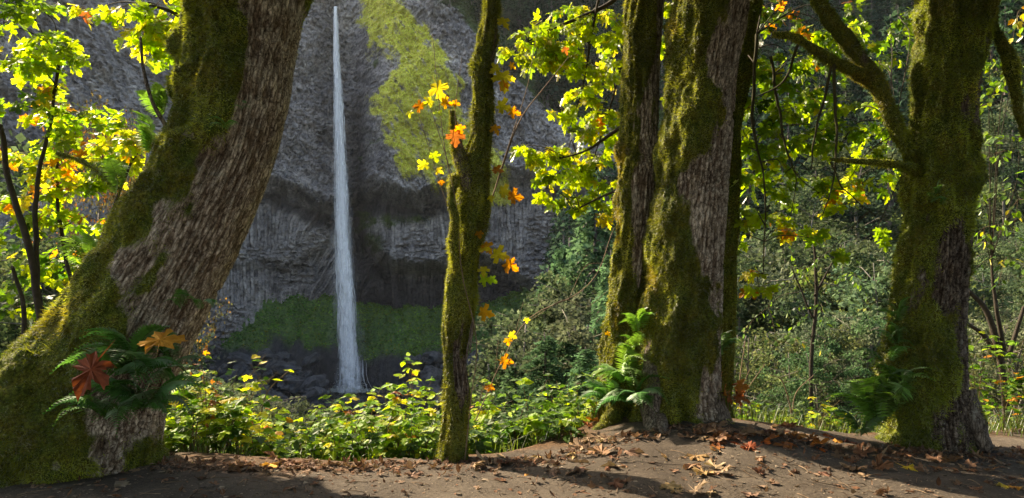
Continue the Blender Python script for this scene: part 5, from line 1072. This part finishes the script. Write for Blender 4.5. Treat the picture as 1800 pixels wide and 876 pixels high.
# cedars left of the clump tree
for px, Y, top, l in [(1045, 24, 330, 'tall feathery red cedar right of the cliff, tallest one left of the clump tree'), (1000, 30, 420, 'feathery cedar before the dark cave at the right end of the cliff'), (1075, 18, 440, 'green cedar directly behind the left stem of the clump tree'), (965, 26, 470, 'slim grey green cedar in the hollow right of the slender tree'),
                      (958, 10.6, 585, 'young pale cedar on the bank between the slender tree and the clump tree'), (1030, 11.5, 610, 'small cedar sapling close to the left stem of the clump tree'), (905, 12.5, 640, 'little cedar sapling right behind the slender tree'), (1000, 13, 590, 'middle one of the young cedars below the clump tree')]:
    p = hp(px, Y); h = CZ-(top-PY0)/F*Y-p[2]; t = plant(CED[int(rng.integers(2))], p, h, 9, l, None, 'cedar', 'tree', 1.55 if Y < 15 else 1.0)
for k in range(26):
    Y = rng.uniform(13, 44); px = rng.uniform(900, 1080) if Y < 30 else rng.uniform(880, 1080); p = hp(px, Y); tp_ = np.interp(px, [880, 940, 1000, 1080], [610, 560, 500, 440])+rng.uniform(0, 60); h = max(CZ-(tp_-PY0)/F*Y-p[2], 1.5)
    plant((SHR if h < 5 else BRO)[int(rng.integers(3))], p, h, 4 if h < 5 else 10, *tagn(px, Y, h, 'grey green shrub in the hollow', 'hollow shrubs', 20, 32, 5), 'shrub', 'shrub', 1.0)
# left side
plant(ORT[0], hp(205, 27), CZ+(PY0-150)/F*27-hp(205, 27)[2], 10, 'tree with small rusty orange leaves against the dark left cliff', None, 'orange_tree', 'tree', .42)
plant(ORT[0], hp(240, 34), CZ+(PY0-260)/F*34-hp(240, 34)[2], 10, 'smaller rusty tree between the orange tree and the leaning trunk', None, 'orange_tree', 'tree', .4)
for k in range(44):
    Y = rng.uniform(12, 55); px = rng.uniform(-60, 190 if Y < 30 else 260); p = hp(px, Y); tp_ = rng.uniform(400, 560)+(90 if px > 120 else 0); h = max(CZ-(tp_-PY0)/F*Y-p[2], 2)
    plant((SHR if h < 6 else BRO)[int(rng.integers(3))], p, h, 4 if h < 6 else 10, *tagn(px, Y, h, 'dark green thicket', 'thickets', 22, 40, 6), 'thicket', 'shrub', 1.0)
for k in range(22):
    Y = rng.uniform(11, 30); px = rng.uniform(330, 480); p = hp(px, Y); tp_ = np.interp(px, [330, 390, 480], [640, 680, 715])+rng.uniform(0, 40); h = max(CZ-(tp_-PY0)/F*Y-p[2], 1)
    plant(SHR[int(rng.integers(3))], p, h, 4, *tagn(px, Y, h, 'blue green shrub', 'blue green shrubs', 16, 24, 4), 'shrub', 'shrub', .9)
for k in range(30):
    Y = rng.uniform(11, 70); px = rng.uniform(470, 900); p = hp(px, Y); tp_ = rng.uniform(715, 770); h = CZ-(tp_-PY0)/F*Y-p[2]
    if h < .8: continue
    plant(SHR[int(rng.integers(3))], p, min(h, 9), 4, *tagn(px, Y, h, 'dark shrub in the ravine bottom', 'ravine bottom shrubs', 25, 45, 5), 'shrub', 'shrub', 1.0)
# mossy arching branches at the far right, leafy trees there
RT = sapling([[(1770, 800, 9.5, 6), (1765, 680, 9.5, 6), (1740, 560, 9.5, 5), (1700, 510, 9.5, 3.5)], [(1762, 640, 9.5, 5), (1730, 590, 9.5, 4), (1695, 565, 9.5, 2.5)], [(1765, 620, 9.5, 4), (1748, 520, 9.5, 3), (1742, 450, 9.5, 1.6)], [(1775, 620, 9.5, 4), (1800, 540, 9.5, 3)]],
        [(1740, 180, 9, 50, 30, GR), (1790, 100, 9, 50, 30, {2: 3, 1: 4}), (1750, 270, 9, 50, 34, {1: 5, 6: 2, 3: .6}), (1790, 350, 9, 50, 34, {1: 4, 6: 3, 3: 1}), (1730, 400, 9, 36, 24, {1: 4, 6: 3, 3: 1}), (1770, 450, 9, 50, 30, {0: 4, 6: 3, 3: 1}), (1720, 330, 9, 30, 18, {1: 4, 6: 3}), (1790, 20, 9, 50, 26, {1: 3, 3: 1.5, 4: .6}), (1790, 240, 9, 40, 24, {1: 5, 6: 2}), (1740, 90, 9, 30, 14, GR)],
        'tree with mossy arching branches and small leaves right of the right trunk', size=(.07, .12), kinds=('berry', 'oval'), mat=M_small)
sapling([[(1430, 800, 11, 3.5), (1425, 650, 11, 3.5), (1435, 520, 11, 3), (1430, 420, 11, 2)], [(1428, 560, 11, 2), (1390, 470, 11, 1.2)], [(1432, 520, 11, 2), (1480, 430, 11, 1.2)]],
        [(1400, 480, 11, 50, 30, {6: 5, 1: 3}), (1460, 440, 11, 50, 30, {6: 5, 1: 3}), (1500, 480, 11, 50, 30, {6: 4, 1: 4}), (1440, 540, 11, 60, 30, {6: 5, 1: 2}), (1350, 540, 11, 50, 26, {6: 5, 1: 2}), (1390, 600, 11, 50, 26, {6: 5, 3: .6})],
        'thin grey tree with small bluish leaves between the two big trees', size=(.06, .11), kinds=('oval',), mat=M_small)

# ------------------------------------------------------------------ the canopy overhead and trees off view, added to dim the light
def shade_canopy(parent, off, boxes, n, size=.3, seed=5, name='crown'):
    r = np.random.default_rng(seed); P = []
    tot = sum(b_[6] for b_ in boxes)
    for b_ in boxes:
        m = int(n*b_[6]/tot); c = r.random((max(4, m//90), 3)); k = r.integers(0, len(c), m); q = c[k]*[b_[1]-b_[0], b_[3]-b_[2], b_[5]-b_[4]]+[b_[0], b_[2], b_[4]]
        P.append(q+r.normal(0, 1, (m, 3))*[.7, .7, .35])
    P = np.vstack(P); V, Fq, c = crown_cards(P, None, r.uniform(size*.7, size*1.3, len(P)), np.array([.09, .15, .02])*r.uniform(.6, 1.5, (len(P), 1)), seed, .2, .9)
    return link(name, mesh(name, V-np.asarray(off), Fq, M_far, c, smooth=False), parent, kind='stuff')
shade_canopy(tA, O_A, [(-9, -1, -5, 7.2, 6.4, 10, 1.0)], 6500, seed=51)  # unseen crowns, shaped to block sky light but let the sun through
shade_canopy(tC, O_C, [(-1, 6, -5, 7.6, 6.4, 10.5, 1.0)], 13000, seed=52)
shade_canopy(tD, O_D, [(4, 12, -5, 8.2, 6.2, 10, 1.0)], 17000, seed=53)
for k, (x, y, h) in enumerate([(-7, -6, 15), (4.5, -8.5, 17), (9, -6, 15), (12, -2, 14), (-1, -11, 18), (-16, 16, 17)]):  # added for shade: they cut frontal fill and dim the left saplings
    t = plant(BRO[k % 4], np.array([x, y, float(hground(x, y))]), h, 10, 'leafy tree added beside the path to block light', 'added shade trees beside the path', 'leafy_tree', 'tree', .8)

# ------------------------------------------------------------------ haze
if HAZE:
    m, t, N, L, out = newmat('haze')
    v = N('ShaderNodeVolumePrincipled'); v.inputs['Color'].default_value = (.86, .92, 1, 1); v.inputs['Density'].default_value = HAZE_DENSITY; v.inputs['Anisotropy'].default_value = .35
    L(v.outputs[0], out.inputs['Volume'])
    x0, x1, y0, y1, z0, z1 = -175, 175, -12, 225, -30, 110
    V = np.array([(x0, y0, z0), (x1, y0, z0), (x1, y1, z0), (x0, y1, z0), (x0, y0, z1), (x1, y0, z1), (x1, y1, z1), (x0, y1, z1)], float)
    Fq = np.array([[0, 3, 2, 1], [4, 5, 6, 7], [0, 1, 5, 4], [1, 2, 6, 5], [2, 3, 7, 6], [3, 0, 4, 7]])
    link('haze', mesh('haze', V, Fq, m, smooth=False), kind='stuff', label='thin pale morning haze in the air before the cliff')
